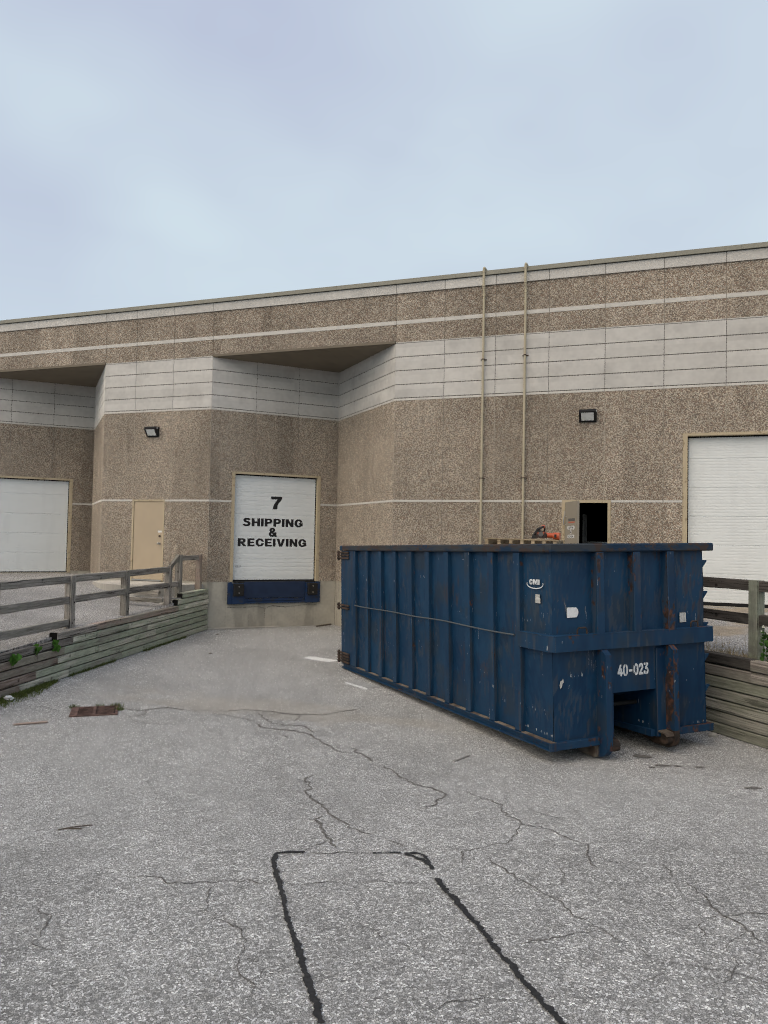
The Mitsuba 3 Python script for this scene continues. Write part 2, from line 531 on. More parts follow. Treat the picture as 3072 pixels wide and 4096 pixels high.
def dock_c(p, n, uv):
    u = wallu(p, n)
    a = fbm(u * 5, p.z * 7, 3, 4)
    sc = smoothstep(.60, .66, fbm(u * 9, p.z * 14, 8, 4))
    return mix(mix((.008, .025, .075), (.013, .040, .110), a), (.03, .035, .045), sc * .8)


plain('dock_blue', proc(dock_c), .45, .4)
plain('dock_plate_blue', proc(lambda p, n, uv: mix((.006, .016, .046), (.013, .030, .075), fbm(wallu(p, n) * 7, p.z * 5, 3, 4))), .5, .4)
plain('rubber', proc(lambda p, n, uv: mix((.010, .010, .010), (.022, .021, .020), fbm(p.x * 30, p.y * 30, p.z * 30, 3))), .7, .3)


def trim_c(p, n, uv):
    a = fbm(p.x * 2, p.y * 2, p.z * 2.5, 4)
    sp = smoothstep(.66, .70, fbm(p.x * 17, p.y * 17, p.z * 11, 3))
    return mix(mi.Color3f(.45, .38, .26) * (.88 + .24 * a), (.16, .10, .05), sp * .5)


plain('beige_frame', proc(trim_c), .5, .3)
plain('beige_door', proc(lambda p, n, uv: mi.Color3f(.44, .36, .255) * (.93 + .14 * fbm(wallu(p, n) * 3, p.z * 2, 3, 4))), .5, .3)
plain('beige_pipe', proc(lambda p, n, uv: mi.Color3f(.43, .385, .275) * (.85 + .3 * fbm(p.x * 5, p.y * 5, p.z * 3, 4))), .55, .3)
plain('leaf_door_grey', (.27, .245, .20), .5, .3)
plain('cap_metal', proc(lambda p, n, uv: mi.Color3f(.25, .245, .20) * (.9 + .2 * fbm(p.x * 1.5, p.y * 1.5, p.z * 9, 3))), .5, .35)
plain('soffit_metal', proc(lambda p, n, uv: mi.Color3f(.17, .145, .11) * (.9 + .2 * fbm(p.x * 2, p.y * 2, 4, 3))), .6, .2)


def door_c(p, n, uv):
    u = wallu(p, n)
    a = fbm(u * .9, p.z * 2.3, 6, 4)
    dirt = smoothstep(.55, .75, fbm(u * 6, p.z * 1.1, 12, 4))
    v = .74 * (.96 + .07 * a) * (1 - .04 * dirt)
    return mi.Color3f(v * .955, v, v * 1.0)


plain('white_door', proc(door_c), .45, .35)
plain('black_seal', (.012, .012, .013), .7, .2)
plain('caulk', (.40, .37, .31), .9, .1)
plain('backing', (.30, .28, .24), .9, .1)
plain('joint_dirt', (.13, .122, .11), .95, .1)
plain('interior', (.05, .05, .05), .9, .1)
plain('black_vinyl', (.010, .010, .011), .5, .3)
plain('black_metal', (.014, .014, .015), .5, .4)
plain('lens_plastic', proc(lambda p, n, uv: mi.Color3f(.62, .64, .63) * (.85 + .25 * noise(wallu(p, n) * 25, p.z * 30, 2))), .25, .5, clearcoat=.6)
plain('steel', (.42, .41, .39), .3, .5, metallic=.8)
plain('white_paint_line', proc(lambda p, n, uv: mi.Color3f(.66, .68, .69) * (.62 + .5 * fbm(p.x * 30, p.y * 30, 3, 4))), .8, .2)
plain('worn_paint_line', proc(lambda p, n, uv: mi.Color3f(.30, .31, .31) * (.6 + .7 * fbm(p.x * 40, p.y * 40, 3, 4))), .8, .2)
plain('crack_dark', proc(lambda p, n, uv: mi.Color3f(.105, .102, .096) * (.5 + 1.2 * noise(p.x * 60, p.y * 60))), .95, .1)
bumped('sealant', proc(lambda p, n, uv: mi.Color3f(.020, .020, .020) * (.7 + .8 * noise(p.x * 70, p.y * 70))), lambda p, n, uv: noise(p.x * 90, p.y * 90), .004, rough=.6, spec=.3)
plain('paper_white', proc(lambda p, n, uv: mi.Color3f(.74, .75, .74) * (.88 + .16 * noise(p.x * 90 + p.y * 70, p.z * 90))), .7, .2)
plain('sticker_grey', proc(lambda p, n, uv: mi.Color3f(.50, .50, .47) * (.55 + .7 * fbm(p.x * 60 + p.y * 50, p.z * 60, 3, 3))), .7, .2)
plain('stencil_white', proc(lambda p, n, uv: mi.Color3f(.66, .69, .70) * (.62 + .55 * fbm(p.x * 22 + p.y * 20, p.z * 24, 3, 4))), .7, .2)
plain('orange_plastic', (.44, .085, .03), .4, .4)
plain('saw_dark', (.035, .022, .020), .5, .3)
plain('saw_orange', (.34, .07, .03), .5, .3)
plain('red_plastic', (.50, .12, .07), .4, .4)
plain('grey_plastic', (.10, .10, .10), .5, .4)
plain('scrap_brown', proc(lambda p, n, uv: mix((.10, .08, .055), (.30, .23, .15), fbm(p.x * 9, p.y * 9, p.z * 9, 4))), .9, .1)
plain('stone_grey', proc(lambda p, n, uv: mi.Color3f(.34, .33, .30) * (.6 + .8 * fbm(p.x * 14, p.y * 14, p.z * 14, 4))), .9, .1)
plain('twig_brown', (.09, .075, .06), .9, .1)
plain('strip_grey', (.22, .215, .20), .7, .2)
for nm, c in (('leaf_green', (.085, .20, .04)), ('leaf_dark', (.055, .12, .032)), ('grass_green', (.115, .145, .045)), ('straw', (.26, .21, .12)), ('flower_white', (.75, .75, .68))):
    bs(nm, type='principledthin', base_color=proc((lambda c: lambda p, n, uv: mi.Color3f(*c) * (.55 + .9 * noise(p.x * 25, p.y * 25, p.z * 25)))(c)), roughness=.6, diff_trans=.7)

# ------------------------------------------------------------------ the ground
def gz(x, y):
    s = -.535 * np.asarray(x) + .845 * np.asarray(y)
    k = .35
    z = .1106 * k * np.logaddexp(0, (7.69 - s) / k)
    return np.minimum(z, 1.25)


def ground_mesh():
    xs = np.unique(np.concatenate([np.linspace(-600, -30, 20), np.arange(-30, 20.01, .4), np.linspace(20, 600, 20)]))
    ys = np.unique(np.concatenate([np.linspace(-600, -20, 20), np.arange(-20, 30.01, .4), np.linspace(30, 600, 20)]))
    X, Y = np.meshgrid(xs, ys)
    Z = gz(X, Y) + .012 * (meshkit.fbm(np.stack([X * .6, Y * .6, X * 0], -1), 3, 3) - .5) * (np.abs(X) < 29)
    V = np.stack([X, Y, Z], -1).reshape(-1, 3)
    n, m = len(xs), len(ys)
    i = np.arange(n - 1)[None] + n * np.arange(m - 1)[:, None]
    i = i.ravel()
    F = np.vstack([np.c_[i, i + 1, i + n + 1], np.c_[i, i + n + 1, i + n]])
    return trimesh.Trimesh(V, F, process=False), xs, ys, Z


GM, _gx, _gy, _gZ = ground_mesh()
struct('pavement', GM, 'asphalt', smooth=True)

def gnd(x, y):
    """height of the ground mesh itself"""
    i = np.clip(np.searchsorted(_gx, x) - 1, 0, len(_gx) - 2); j = np.clip(np.searchsorted(_gy, y) - 1, 0, len(_gy) - 2)
    a = (x - _gx[i]) / (_gx[i + 1] - _gx[i]); b = (y - _gy[j]) / (_gy[j + 1] - _gy[j])
    z00, z10, z01, z11 = _gZ[j, i], _gZ[j, i + 1], _gZ[j + 1, i], _gZ[j + 1, i + 1]
    return np.where(a >= b, z00 + a * (z10 - z00) + b * (z11 - z10), z00 + b * (z01 - z00) + a * (z11 - z01))


def wander(pts, step, amp, seed, fine=.5):
    """a polyline resampled and shaken sideways the way a crack runs"""
    l = LineString(pts); n = max(3, int(l.length / step))
    q = np.array([l.interpolate(i / n, normalized=True).coords[0] for i in range(n + 1)])
    r = np.random.RandomState(seed)
    j = r.normal(0, amp, q.shape)
    j[1:-1] = (j[:-2] + j[1:-1] * 2 + j[2:]) / 3
    q[1:-1] += j[1:-1]
    return q


def ribbon(q, w, lift, rag=0.0, seed=0):
    w = np.asarray(w) * np.ones(len(q))
    t = np.gradient(q, axis=0); t /= np.linalg.norm(t, axis=1, keepdims=True) + 1e-9
    s = np.c_[-t[:, 1], t[:, 0]]
    r = np.random.RandomState(seed)
    a = q + s * (w[:, None] / 2 + rag * r.uniform(-.6, 1, (len(q), 1))); b = q - s * (w[:, None] / 2 + rag * r.uniform(-.6, 1, (len(q), 1)))
    P = np.vstack([a, b])
    V = np.c_[P, gnd(P[:, 0], P[:, 1]) + lift]
    n = len(q)
    i = np.arange(n - 1)
    F = np.vstack([np.c_[i, i + n, i + n + 1], np.c_[i, i + n + 1, i + 1]])
    m = trimesh.Trimesh(V, F, process=False)
    if m.face_normals[:, 2].mean() < 0: m.invert()
    return m


CRACKS=[
(0.012,[(-6.158,9.418),(-5.934,9.471),(-5.725,9.634),(-5.573,9.726),(-5.362,9.774),(-5.188,9.796),(-5.013,9.748),(-4.858,9.736),(-4.707,9.827),(-4.454,9.909),(-4.377,10.101),(-4.260,10.286),(-4.152,10.463)]),
(0.011,[(-7.258,9.119),(-6.970,9.049),(-6.841,9.156),(-6.686,9.387),(-6.429,9.348),(-6.152,9.414)]),
(0.008,[(-6.841,9.156),(-6.712,8.911),(-6.805,8.649)]),
(0.009,[(-5.358,9.646),(-5.110,9.380),(-4.934,9.263),(-4.854,9.172),(-4.701,9.179),(-4.557,9.201),(-4.400,9.193),(-4.254,9.078),(-4.179,8.966)]),
(0.008,[(-4.753,9.770),(-4.702,9.602),(-4.674,9.402)]),
(0.013,[(-5.055,9.080),(-4.891,8.926),(-4.721,8.925),(-4.568,8.924),(-4.427,8.941),(-4.283,8.890),(-4.175,8.882),(-4.051,8.743),(-3.908,8.619),(-3.758,8.504),(-3.645,8.403),(-3.555,8.320),(-3.389,8.335)]),
(0.006,[(-5.941,9.375),(-5.574,9.301),(-5.327,9.246),(-5.153,9.196)]),
(0.006,[(-4.572,8.731),(-4.464,8.695),(-4.323,8.620)]),
(0.011,[(-3.470,8.531),(-3.356,8.384),(-3.256,8.331),(-3.164,8.230),(-3.010,8.090)]),
(0.009,[(-2.869,7.995),(-2.687,7.781),(-2.415,7.504),(-2.174,7.352),(-2.029,7.258),(-1.940,7.144),(-1.935,7.002),(-1.961,6.899),(-1.923,6.729),(-1.964,6.582)]),
(0.011,[(-3.411,7.393),(-3.447,7.230),(-3.413,7.159),(-3.334,7.044),(-3.238,6.914),(-3.226,6.772),(-3.165,6.669),(-3.029,6.532),(-2.965,6.452),(-2.855,6.370),(-2.735,6.197),(-2.621,6.049),(-2.508,5.944)]),
(0.014,[(-2.685,6.087),(-2.723,5.917),(-2.517,5.625),(-2.340,5.358),(-2.229,5.215)]),
(0.008,[(-2.634,6.065),(-2.396,5.844),(-2.219,5.694),(-2.082,5.608)]),
(0.006,[(-2.369,5.379),(-2.415,5.239),(-2.425,5.088)]),
(0.006,[(-1.992,5.583),(-1.843,5.474),(-1.709,5.338)]),
(0.007,[(-3.233,4.163),(-3.171,4.247),(-3.063,4.246),(-2.920,4.194),(-2.772,4.255),(-2.576,4.347),(-2.475,4.405),(-2.277,4.374)]),
(0.006,[(-2.622,4.271),(-2.608,4.157),(-2.559,4.069),(-2.522,3.961),(-2.452,3.889),(-2.305,3.777),(-2.214,3.723),(-2.125,3.671),(-2.031,3.594),(-1.986,3.504),(-1.958,3.399),(-1.916,3.306),(-1.840,3.230),(-1.784,3.176),(-1.739,3.099),(-1.701,3.023)]),
(0.004,[(-1.785,3.188),(-1.774,3.266),(-1.807,3.371)]),
(0.008,[(-1.809,7.339),(-1.641,7.155),(-1.375,6.921),(-1.280,6.649),(-1.083,6.321),(-0.949,6.293),(-0.809,6.198),(-0.663,6.012),(-0.518,5.904),(-0.497,5.674),(-0.463,5.466),(-0.364,5.347)]),
(0.007,[(-1.174,5.438),(-1.021,5.167),(-0.815,4.950),(-0.693,4.816),(-0.533,4.629),(-0.453,4.490),(-0.358,4.401),(-0.291,4.325),(-0.157,4.200)]),
(0.008,[(0.133,5.305),(0.231,5.077),(0.267,4.910),(0.335,4.749),(0.416,4.607),(0.505,4.419)]),
(0.005,[(-0.736,3.996),(-0.609,4.086),(-0.502,4.171),(-0.404,4.253),(-0.303,4.321)]),
(0.006,[(-1.083,6.321),(-1.083,5.965),(-1.074,5.773),(-1.210,5.602),(-1.335,5.410),(-1.273,5.131)]),
(0.005,[(-0.916,3.190),(-0.896,3.259),(-0.838,3.312),(-0.741,3.379),(-0.530,3.443)]),
(0.005,[(-0.101,3.802),(-0.021,3.855),(0.040,3.913)]),
(0.005,[(0.231,4.677),(0.193,4.463),(0.145,4.383)]),
]
SEALS=[
(0.03,[(-2.397,5.046),(-2.498,5.021),(-2.567,4.977),(-2.576,4.943),(-2.502,4.768),(-2.379,4.571),(-2.267,4.417),(-2.151,4.229),(-2.070,4.093),(-1.988,3.967),(-1.905,3.833),(-1.819,3.710),(-1.749,3.609),(-1.656,3.475),(-1.577,3.348),(-1.492,3.222),(-1.424,3.127),(-1.371,3.047),(-1.313,2.951)]),
(0.022,[(-1.934,5.187),(-1.806,5.245),(-1.747,5.259)]),
(0.03,[(-1.712,5.238),(-1.642,5.206),(-1.569,5.163),(-1.515,5.113),(-1.431,4.990)]),
(0.022,[(-1.715,5.247),(-1.629,5.293),(-1.567,5.238),(-1.484,5.108)]),
(0.026,[(-1.353,4.818),(-1.266,4.664),(-1.163,4.504),(-1.086,4.394),(-0.982,4.228)]),
(0.026,[(-1.194,4.577),(-1.010,4.276),(-0.870,4.057),(-0.740,3.836),(-0.630,3.664),(-0.543,3.527),(-0.466,3.412),(-0.376,3.273)]),
]

CRACKS += [(.008, [(-2.397, 5.046), (-2.20, 5.10), (-2.05, 5.15), (-1.934, 5.187)]), (.005, [(.20, 4.68), (.52, 4.9), (.86, 5.0)]), (.004, [(-.16, 4.20), (.0, 4.05), (.30, 4.02), (.62, 3.9)]),
           (.004, [(-.50, 5.67), (-.30, 5.55), (.0, 5.60), (.13, 5.30)]), (.004, [(-2.28, 4.37), (-1.8, 4.62), (-1.40, 4.72)]), (.004, [(-1.9, 3.83), (-1.5, 3.95), (-1.15, 3.75)]),
           (.004, [(-.75, 3.38), (-.6, 3.1), (-.55, 2.8)]), (.005, [(-6.8, 8.65), (-6.5, 8.5), (-6.1, 8.55)]), (.004, [(-7.9, 8.6), (-8.3, 8.7), (-8.6, 8.6)]), (.004, [(-1.28, 6.65), (-1.05, 6.75), (-.8, 6.6), (-.5, 6.62)]),
           (.004, [(-.47, 5.47), (-.62, 5.30), (-.58, 5.05), (-.70, 4.82)]), (.004, [(.42, 4.6), (.30, 4.35), (.35, 4.1), (.2, 3.8)]), (.004, [(-3.45, 3.62), (-3.2, 3.45), (-3.05, 3.2), (-2.7, 3.1)])]

for k, (w, pts) in enumerate(CRACKS):
    r = np.random.RandomState(100 + k)
    q = wander(pts, .03, .014, k)
    far = .40 + .22 * np.hypot(q[:, 0], q[:, 1])
    ww = w * far * (.45 + .9 * meshkit.noise(np.c_[q * 6, q[:, :1] * 0], k)) * np.clip(np.minimum(np.arange(len(q)), np.arange(len(q))[::-1]) / 4 + .15, 0, 1)
    put('crack', ribbon(q, ww, .004), 'crack_dark', parent='pavement')
for k, (w, pts) in enumerate(SEALS):
    q = wander(pts, .016, .004, 50 + k)
    r = np.random.RandomState(k)
    ww = w * (.65 + .7 * meshkit.noise(np.c_[q * 14, q[:, :1] * 0], 3 + k)) * r.uniform(.8, 1.25, len(q))
    put('sealant_line', ribbon(q, ww, .008, .006, k), 'sealant', parent='pavement')
# dark oil spots by the container
for k, (x, y, a, b) in enumerate([(-.229, 9.525, .10, .045), (-.01, 9.185, .085, .03), (.147, 9.224, .05, .02), (.82, 8.395, .085, .035), (.38, 9.25, .05, .02), (-.12, 9.05, .04, .02)]):
    w = np.linspace(0, 2 * np.pi, 22, endpoint=False)
    rr = 1 + .35 * (np.random.RandomState(k).rand(22) - .5)
    d1 = np.array([.95, .3]); d2 = np.array([-.3, .95])
    P = np.array([x, y]) + (np.cos(w) * rr * a)[:, None] * d1 + (np.sin(w) * rr * b * 1.6)[:, None] * d2
    V = np.vstack([[[x, y]], P]); V = np.c_[V, gnd(V[:, 0], V[:, 1]) + .006]
    F = [[0, i + 1, (i + 1) % 22 + 1] for i in range(22)]
    put('oil_spot', trimesh.Trimesh(V, F, process=False), 'crack_dark', parent='pavement')

# painted lines
def mark(poly, b, lift=.005):
    P = np.array(poly); c = P.mean(0)
    q = []
    for i in range(len(P)):
        a, e = P[i], P[(i + 1) % len(P)]
        n = max(2, int(np.linalg.norm(e - a) / .06))
        for k in range(n):
            q.append(a + (e - a) * k / n)
    q = np.array(q)
    q += np.random.RandomState(len(q)).normal(0, .004, q.shape)
    V = np.vstack([[c], q]); V = np.c_[V, gnd(V[:, 0], V[:, 1]) + lift]
    n = len(q)
    F = [[0, i + 1, (i + 1) % n + 1] for i in range(n)]
    m = trimesh.Trimesh(V, F, process=False)
    if m.face_normals[:, 2].mean() < 0: m.invert()
    return put('painted_line', m, b, parent='pavement')


mark([(-6.941, 14.25), (-6.885, 14.56), (-6.13, 14.33), (-6.247, 14.029)], 'white_paint_line')
mark([(-5.115, 12.19), (-5.155, 12.33), (-4.60, 11.935), (-4.56, 11.79)], 'white_paint_line')
mark([(-5.155, 12.34), (-5.05, 12.56), (-4.48, 12.15), (-4.595, 11.945)], 'worn_paint_line')

# ------------------------------------------------------------------ timber walls: where they run
LP0 = np.array([-11.2, 17.35]); LD = np.array([.23, -.973]) / np.hypot(.23, .973); LN = np.array([LD[1], -LD[0]])     # LN: into the upper yard
RP0 = np.array([.538, 11.242]); RD = np.array([.67, -.742]) / np.hypot(.67, .742); RN = np.array([-RD[1], RD[0]])


def lp(t, off=0.0): return LP0 + LD * t + LN * off
def rp(t, off=0.0): return RP0 + RD * t + RN * off


def sst(a, b, x):
    t = np.clip((x - a) / (b - a), 0, 1); return t * t * (3 - 2 * t)


def lyard(x, y):
    q = np.stack([np.asarray(x) - LP0[0], np.asarray(y) - LP0[1]], -1)
    t, w = q @ LD, q @ LN
    edge = .79 - .13 * sst(6.6, 7.6, t) + .10 * sst(2.2, 1.2, t)
    z = edge + (1.165 - edge) * sst(.2, 4.4, w)
    return z + .05 * (meshkit.fbm(np.stack([np.asarray(x) * 1.4, np.asarray(y) * 1.4, np.asarray(x) * 0], -1), 3, 2) - .5)


def ryard(x, y):
    q = np.stack([np.asarray(x) - RP0[0], np.asarray(y) - RP0[1]], -1)
    w = q @ RN
    z = 1.0 + .19 * sst(.2, 3.5, w)
    return z + .05 * (meshkit.fbm(np.stack([np.asarray(x) * 1.4, np.asarray(y) * 1.4, np.asarray(x) * 0], -1), 3, 7) - .5)


def yard(name, poly, fn, b, cell):
    p, f = spread(Polygon(poly), cell)
    return struct(name, trimesh.Trimesh(np.c_[p, fn(p[:, 0], p[:, 1])], f, process=False), b, smooth=True)


a, b_ = lp(-.05, .09), lp(22, .09)
yard('loading_yard', [tuple(a), tuple(b_), (-30, -6), (-30, 17.45), (-19.86, 17.45), (-17.37, 20.1), (-14.74, 17.45)], lyard, 'yard_gravel', .7)
a, b_ = rp(-8.2, .09), rp(14, .09)
yard('driveway', [tuple(b_), (26, .5), (26, 17.45), (-5.0, 17.45), tuple(a)], ryard, 'yard_dirt', .6)

# ------------------------------------------------------------------ the warehouse
WH = 'warehouse'
labels[WH] = {'label': 'long low warehouse of pebbled tan precast panels with pale concrete bands and sawtooth dock bays', 'category': 'warehouse'}
used[WH] = 0
XL, XR, Y0 = -26.0, 9.0, 17.393
FA_ = Face((XL, Y0), (-19.86, Y0)); FBl = Face((-19.86, Y0), (-17.37, 20.05)); FCl = Face((-17.37, 20.05), (-14.74, Y0))
FA = Face((-14.74, Y0), (-11.263, Y0)); FB = Face((-11.263, Y0), (-8.77, 20.05)); FC = Face((-8.77, 20.05), (-6.141, Y0)); FD = Face((-6.141, Y0), (XR, Y0))
FF = Face((XL, Y0), (XR, Y0))       # the straight upper front


def dx(x): return x + 6.141          # x to u on FD
def fx(x): return x - XL


SILL = 1.245
cols = {
    'a': (FA_, list(np.arange(FA_.L, -.01, -1.2192)[::-1]), None),
    'bl': (FBl, [0, FBl.L / 3, FBl.L * 2 / 3, FBl.L], ('door', .0, 3.045, 1.195, 4.17, .07)),
    'cl': (FCl, [0, FCl.L / 3, FCl.L * 2 / 3, FCl.L], None),
    'A': (FA, [0, 1.036, 2.256, FA.L], ('man', 1.039, 2.089, 1.19, 3.403, .0)),
    'B': (FB, [0, 1.2192, 2.438, FB.L], ('door', .596, 3.135, 1.24, 4.184, .0)),
    'C': (FC, [0, FC.L / 3, FC.L * 2 / 3, FC.L], None),
    'D': (FD, [k * 1.2192 for k in range(int(FD.L / 1.2192) + 1)] + [FD.L], None),
}
DOORS_D = [('man', dx(-2.157), dx(-1.114), 1.19, 3.403), ('door', dx(.34), dx(4.25), 1.20, 4.82)]
G = .006
ROWS = [5.852, 6.180, 6.518, 6.849, 7.185]


def holes(key, f):
    out = []
    o = cols[key][2]
    if o: out.append((o[1], o[2], o[3], o[4]))
    if key == 'D': out += [(u0, u1, z0, z1) for _, u0, u1, z0, z1 in DOORS_D]
    return out


def panel(f, u0, u1, z0, z1, hs, name, b, d0=-.06, d1=0.0):
    p = sbox(u0, z0, u1, z1)
    for h in hs:
        p = p.difference(sbox(h[0] - .002, h[2] - .05 if h[2] < SILL + .02 else h[2], h[1] + .002, h[3]))
    if p.area < .004: return
    put(name, f.slab(p, d0, d1), b, parent=WH)


for key, (f, us, _) in cols.items():
    hs = holes(key, f)
    for i in range(len(us) - 1):
        a, b_ = us[i], us[i + 1]
        if b_ - a < .1: continue
        a2, b2 = a + (G if i else 0.004), b_ - (G if i < len(us) - 2 else 0.004)
        panel(f, a2, b2, SILL, 3.352, hs, 'wall_panel', 'aggregate')
        panel(f, a2, b2, 3.405, 5.79, hs, 'wall_panel', 'aggregate')
        panel(f, a2, b2, 3.354, 3.403, hs, 'trim_strip', 'white_strip', -.06, .006)
        panel(f, a2, b2, 5.792, 5.842, hs, 'trim_strip', 'white_strip', -.06, .006)
        for r in range(4):
            panel(f, a2, b2, ROWS[r] + .009, ROWS[r + 1] - .009, [], 'concrete_block', 'precast_concrete', -.06, .003)
    light = {'A': (0.0, 1.036, 2.256, FA.L), 'D': tuple(1.2192 * k for k in (0, 2, 4, 6)), 'C': (FC.L / 3,)}.get(key, ())
    for uj in light:
        c0, c1 = max(uj - G, .0), min(uj + G, f.L)
        for z0, z1 in ((SILL, 3.352), (3.405, 5.79)):
            panel(f, c0, c1, z0, z1, hs, 'joint_sealant', 'caulk', -.05, -.003 if 0 < uj < f.L else .002)
    put('joint_backing', f.slab(sbox(.02, 5.846, f.L - .02, 7.184), -.05, -.011), 'joint_dirt', parent=WH)
    # foundation
    put('foundation', f.slab(sbox(.001, -.3, f.L - .001, SILL - .004).difference(unary_union([sbox(h[0], h[2] - .01, h[1], 9) for h in hs]) if hs else sbox(-9, -9, -8, -8)), -.25, -.012), 'foundation_concrete', parent=WH)

# upper front: fascia over the bays, straight
fj = [0.0, fx(-19.86), fx(-14.74), fx(-13.704), fx(-12.482), fx(-11.263)] + [fx(-6.141 + 1.2192 * k) for k in range(13)] + [fx(XR)]
for i in range(len(fj) - 1):
    a, b_ = fj[i] + G, fj[i + 1] - G
    if b_ - a < .1: continue
    over = fj[i] in (fx(-19.86), fx(-11.263))
    put('fascia_panel', FF.box(a, b_, 7.25 if over else 7.208, 7.640, -.06, 0), 'aggregate', parent=WH)
    put('trim_strip', FF.box(a, b_, 7.642, 7.734, -.06, .006), 'white_strip', parent=WH)
    put('fascia_panel', FF.box(a, b_, 7.736, 8.384, -.06, 0), 'aggregate', parent=WH)
    put('coping_panel', FF.box(a, b_, 8.392, 8.607, -.06, .035), 'precast_concrete', parent=WH)
    if not over: put('trim_strip', FF.box(a, b_, 7.187, 7.206, -.06, .006), 'precast_concrete', parent=WH)
u = 0
while u < FF.L - .1:
    v = min(u + 3.05, FF.L)
    put('parapet_cap', FF.profile([(-.35, 8.66), (-.35, 8.70), (.055, 8.722), (.085, 8.715), (.085, 8.618), (.075, 8.612), (.06, 8.622), (.055, 8.66)], u + .002, v - .002), 'cap_metal', parent=WH)
    u = v
# soffits: triangles of long metal panels
for x0, xi, x1 in ((-19.86, -17.37, -14.74), (-11.263, -8.77, -6.141)):
    tri = Polygon([(x0 + .02, Y0 + .02), (x1 - .02, Y0 + .02), (xi, 20.03)])
    x = x0
    while x < x1:
        p = tri.intersection(sbox(x + .004, 0, x + .4 - .004, 30))
        if p.area > .002:
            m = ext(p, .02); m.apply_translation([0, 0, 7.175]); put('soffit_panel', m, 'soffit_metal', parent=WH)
        x += .4
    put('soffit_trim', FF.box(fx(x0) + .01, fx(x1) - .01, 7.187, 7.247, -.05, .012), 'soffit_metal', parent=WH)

# the shell behind the panels
path = [(XL, Y0), (-19.86, Y0), (-17.37, 20.05), (-14.74, Y0), (-11.263, Y0), (-8.77, 20.05), (-6.141, Y0), (XR, Y0)]
foot = Polygon(path + [(XR, 45), (XL, 45)]).buffer(-.016, join_style=2)
shell = ext(foot.difference(foot.buffer(-.29, join_style=2)), 7.5); shell.apply_translation([0, 0, -.3])
cuts = []
for key, (f, us, _) in cols.items():
    for h in holes(key, f):
        cuts.append(f.box(h[0] + .03, h[1] - .03, h[2] - .004, h[3] - .03, -.6, .3))
for c in cuts: shell = trimesh.boolean.difference([shell, c], engine='manifold')
put('shell', shell, 'backing', parent=WH)
up = ext(sbox(XL + .02, Y0 + .016, XR - .02, 45), 1.38); up.apply_translation([0, 0, 7.21])
put('roof', up, 'backing', parent=WH)
fl = ext(foot.buffer(-.29, join_style=2), .2); fl.apply_translation([0, 0, 1.03]); put('floor', fl, 'interior', parent=WH)
put('partition', bx(-24, 8, 27, 27.2, 1.2, 7.2), 'interior', parent=WH)

# ------------------------------------------------------------------ overhead doors
def section(f, u0, u1, z0, z1, d, ribs, depth):
    """one door section with pressed grooves, as a thin panel; local outline (d, z)"""
    pts = [(d - .04, z0 + .0005), (d - .012, z0 + .0005), (d - .008, z0 + .005), (d, z0 + .011)]
    H = z1 - z0
    for k in range(1, ribs):
        z = z0 + H * k / ribs
        pts += [(d, z - .012), (d - depth, z - .005), (d - depth, z + .005), (d, z + .012)]
    pts += [(d, z1 - .011), (d - .008, z1 - .005), (d - .012, z1 - .0005), (d - .04, z1 - .0005)]
    return f.profile(pts, u0, u1)


def overhead(f, u0, u1, z0, z1, fw, d, seams, ribs, depth, label):
    k = newkey('overhead_door', WH); labels[k] = {'label': label}
    for i in range(len(seams) - 1):
        put('door_section', section(f, u0 + fw + .012, u1 - fw - .012, seams[i], seams[i + 1], d, ribs, depth), 'white_door', parent=k)
    fr = unary_union([sbox(u0, z0, u0 + fw, z1), sbox(u1 - fw, z0, u1, z1), sbox(u0, z1 - .055, u1, z1)])
    put('frame', f.slab(fr, -.28, .012), 'beige_frame', parent=k)
    put('seal', f.slab(unary_union([sbox(u0 + fw - .002, z0 + .01, u0 + fw + .022, z1 - .057), sbox(u1 - fw - .022, z0 + .01, u1 - fw + .002, z1 - .057), sbox(u0 + fw, z1 - .085, u1 - fw, z1 - .055)]), d - .05, d + .012), 'black_seal', parent=k)
    put('bottom_seal', f.box(u0 + fw, u1 - fw, z0 - .004, seams[0] + .004, d - .05, d + .002), 'black_seal', parent=k)
    put('back_board', f.box(u0 + fw - .02, u1 - fw + .02, z0, z1 - .03, d - .10, d - .06), 'interior', parent=k)
    return k


kB = overhead(FB, .596, 3.135, 1.24, 4.184, .085, -.12, [1.275, 1.860, 2.457, 3.053, 3.657, 4.12], 5, .005, 'white ribbed dock door lettered 7 SHIPPING & RECEIVING')
kL = overhead(FBl, .0, 3.045, 1.19, 4.17, .095, -.12, [1.215, 1.818, 2.426, 3.031, 3.65, 4.115], 9, .0018, 'plain white overhead door in the left bay')
kR = overhead(FD, dx(.34), dx(4.25), 1.20, 4.82, .095, -.16, [1.262, 1.865, 2.468, 3.07, 3.678, 4.29, 4.765], 9, .0022, 'white ribbed overhead door on the right behind the fence')
# the lettering on door 7
for txt, a, b_, z, h, gr in (('7', 1.733, 2.050, 3.210, .352, .022), ('SHIPPING', .950, 2.671, 2.732, .218, .0135), ('&', 1.690, 1.931, 2.473, .212, .010), ('RECEIVING', .831, 2.790, 2.187, .215, .0135)):
    p = letters(txt, h, b_ - a)
    p = shapely.affinity.translate(p, a, z)
    put('lettering', FB.slab(p.buffer(0), -.1215, -.1185), 'black_vinyl', parent=kB)
put('data_plate', FB.slab(sbox(.79, 1.625, .925, 1.675).difference(sbox(.797, 1.632, .918, 1.668)), -.121, -.1185), 'grey_plastic', parent=kB)

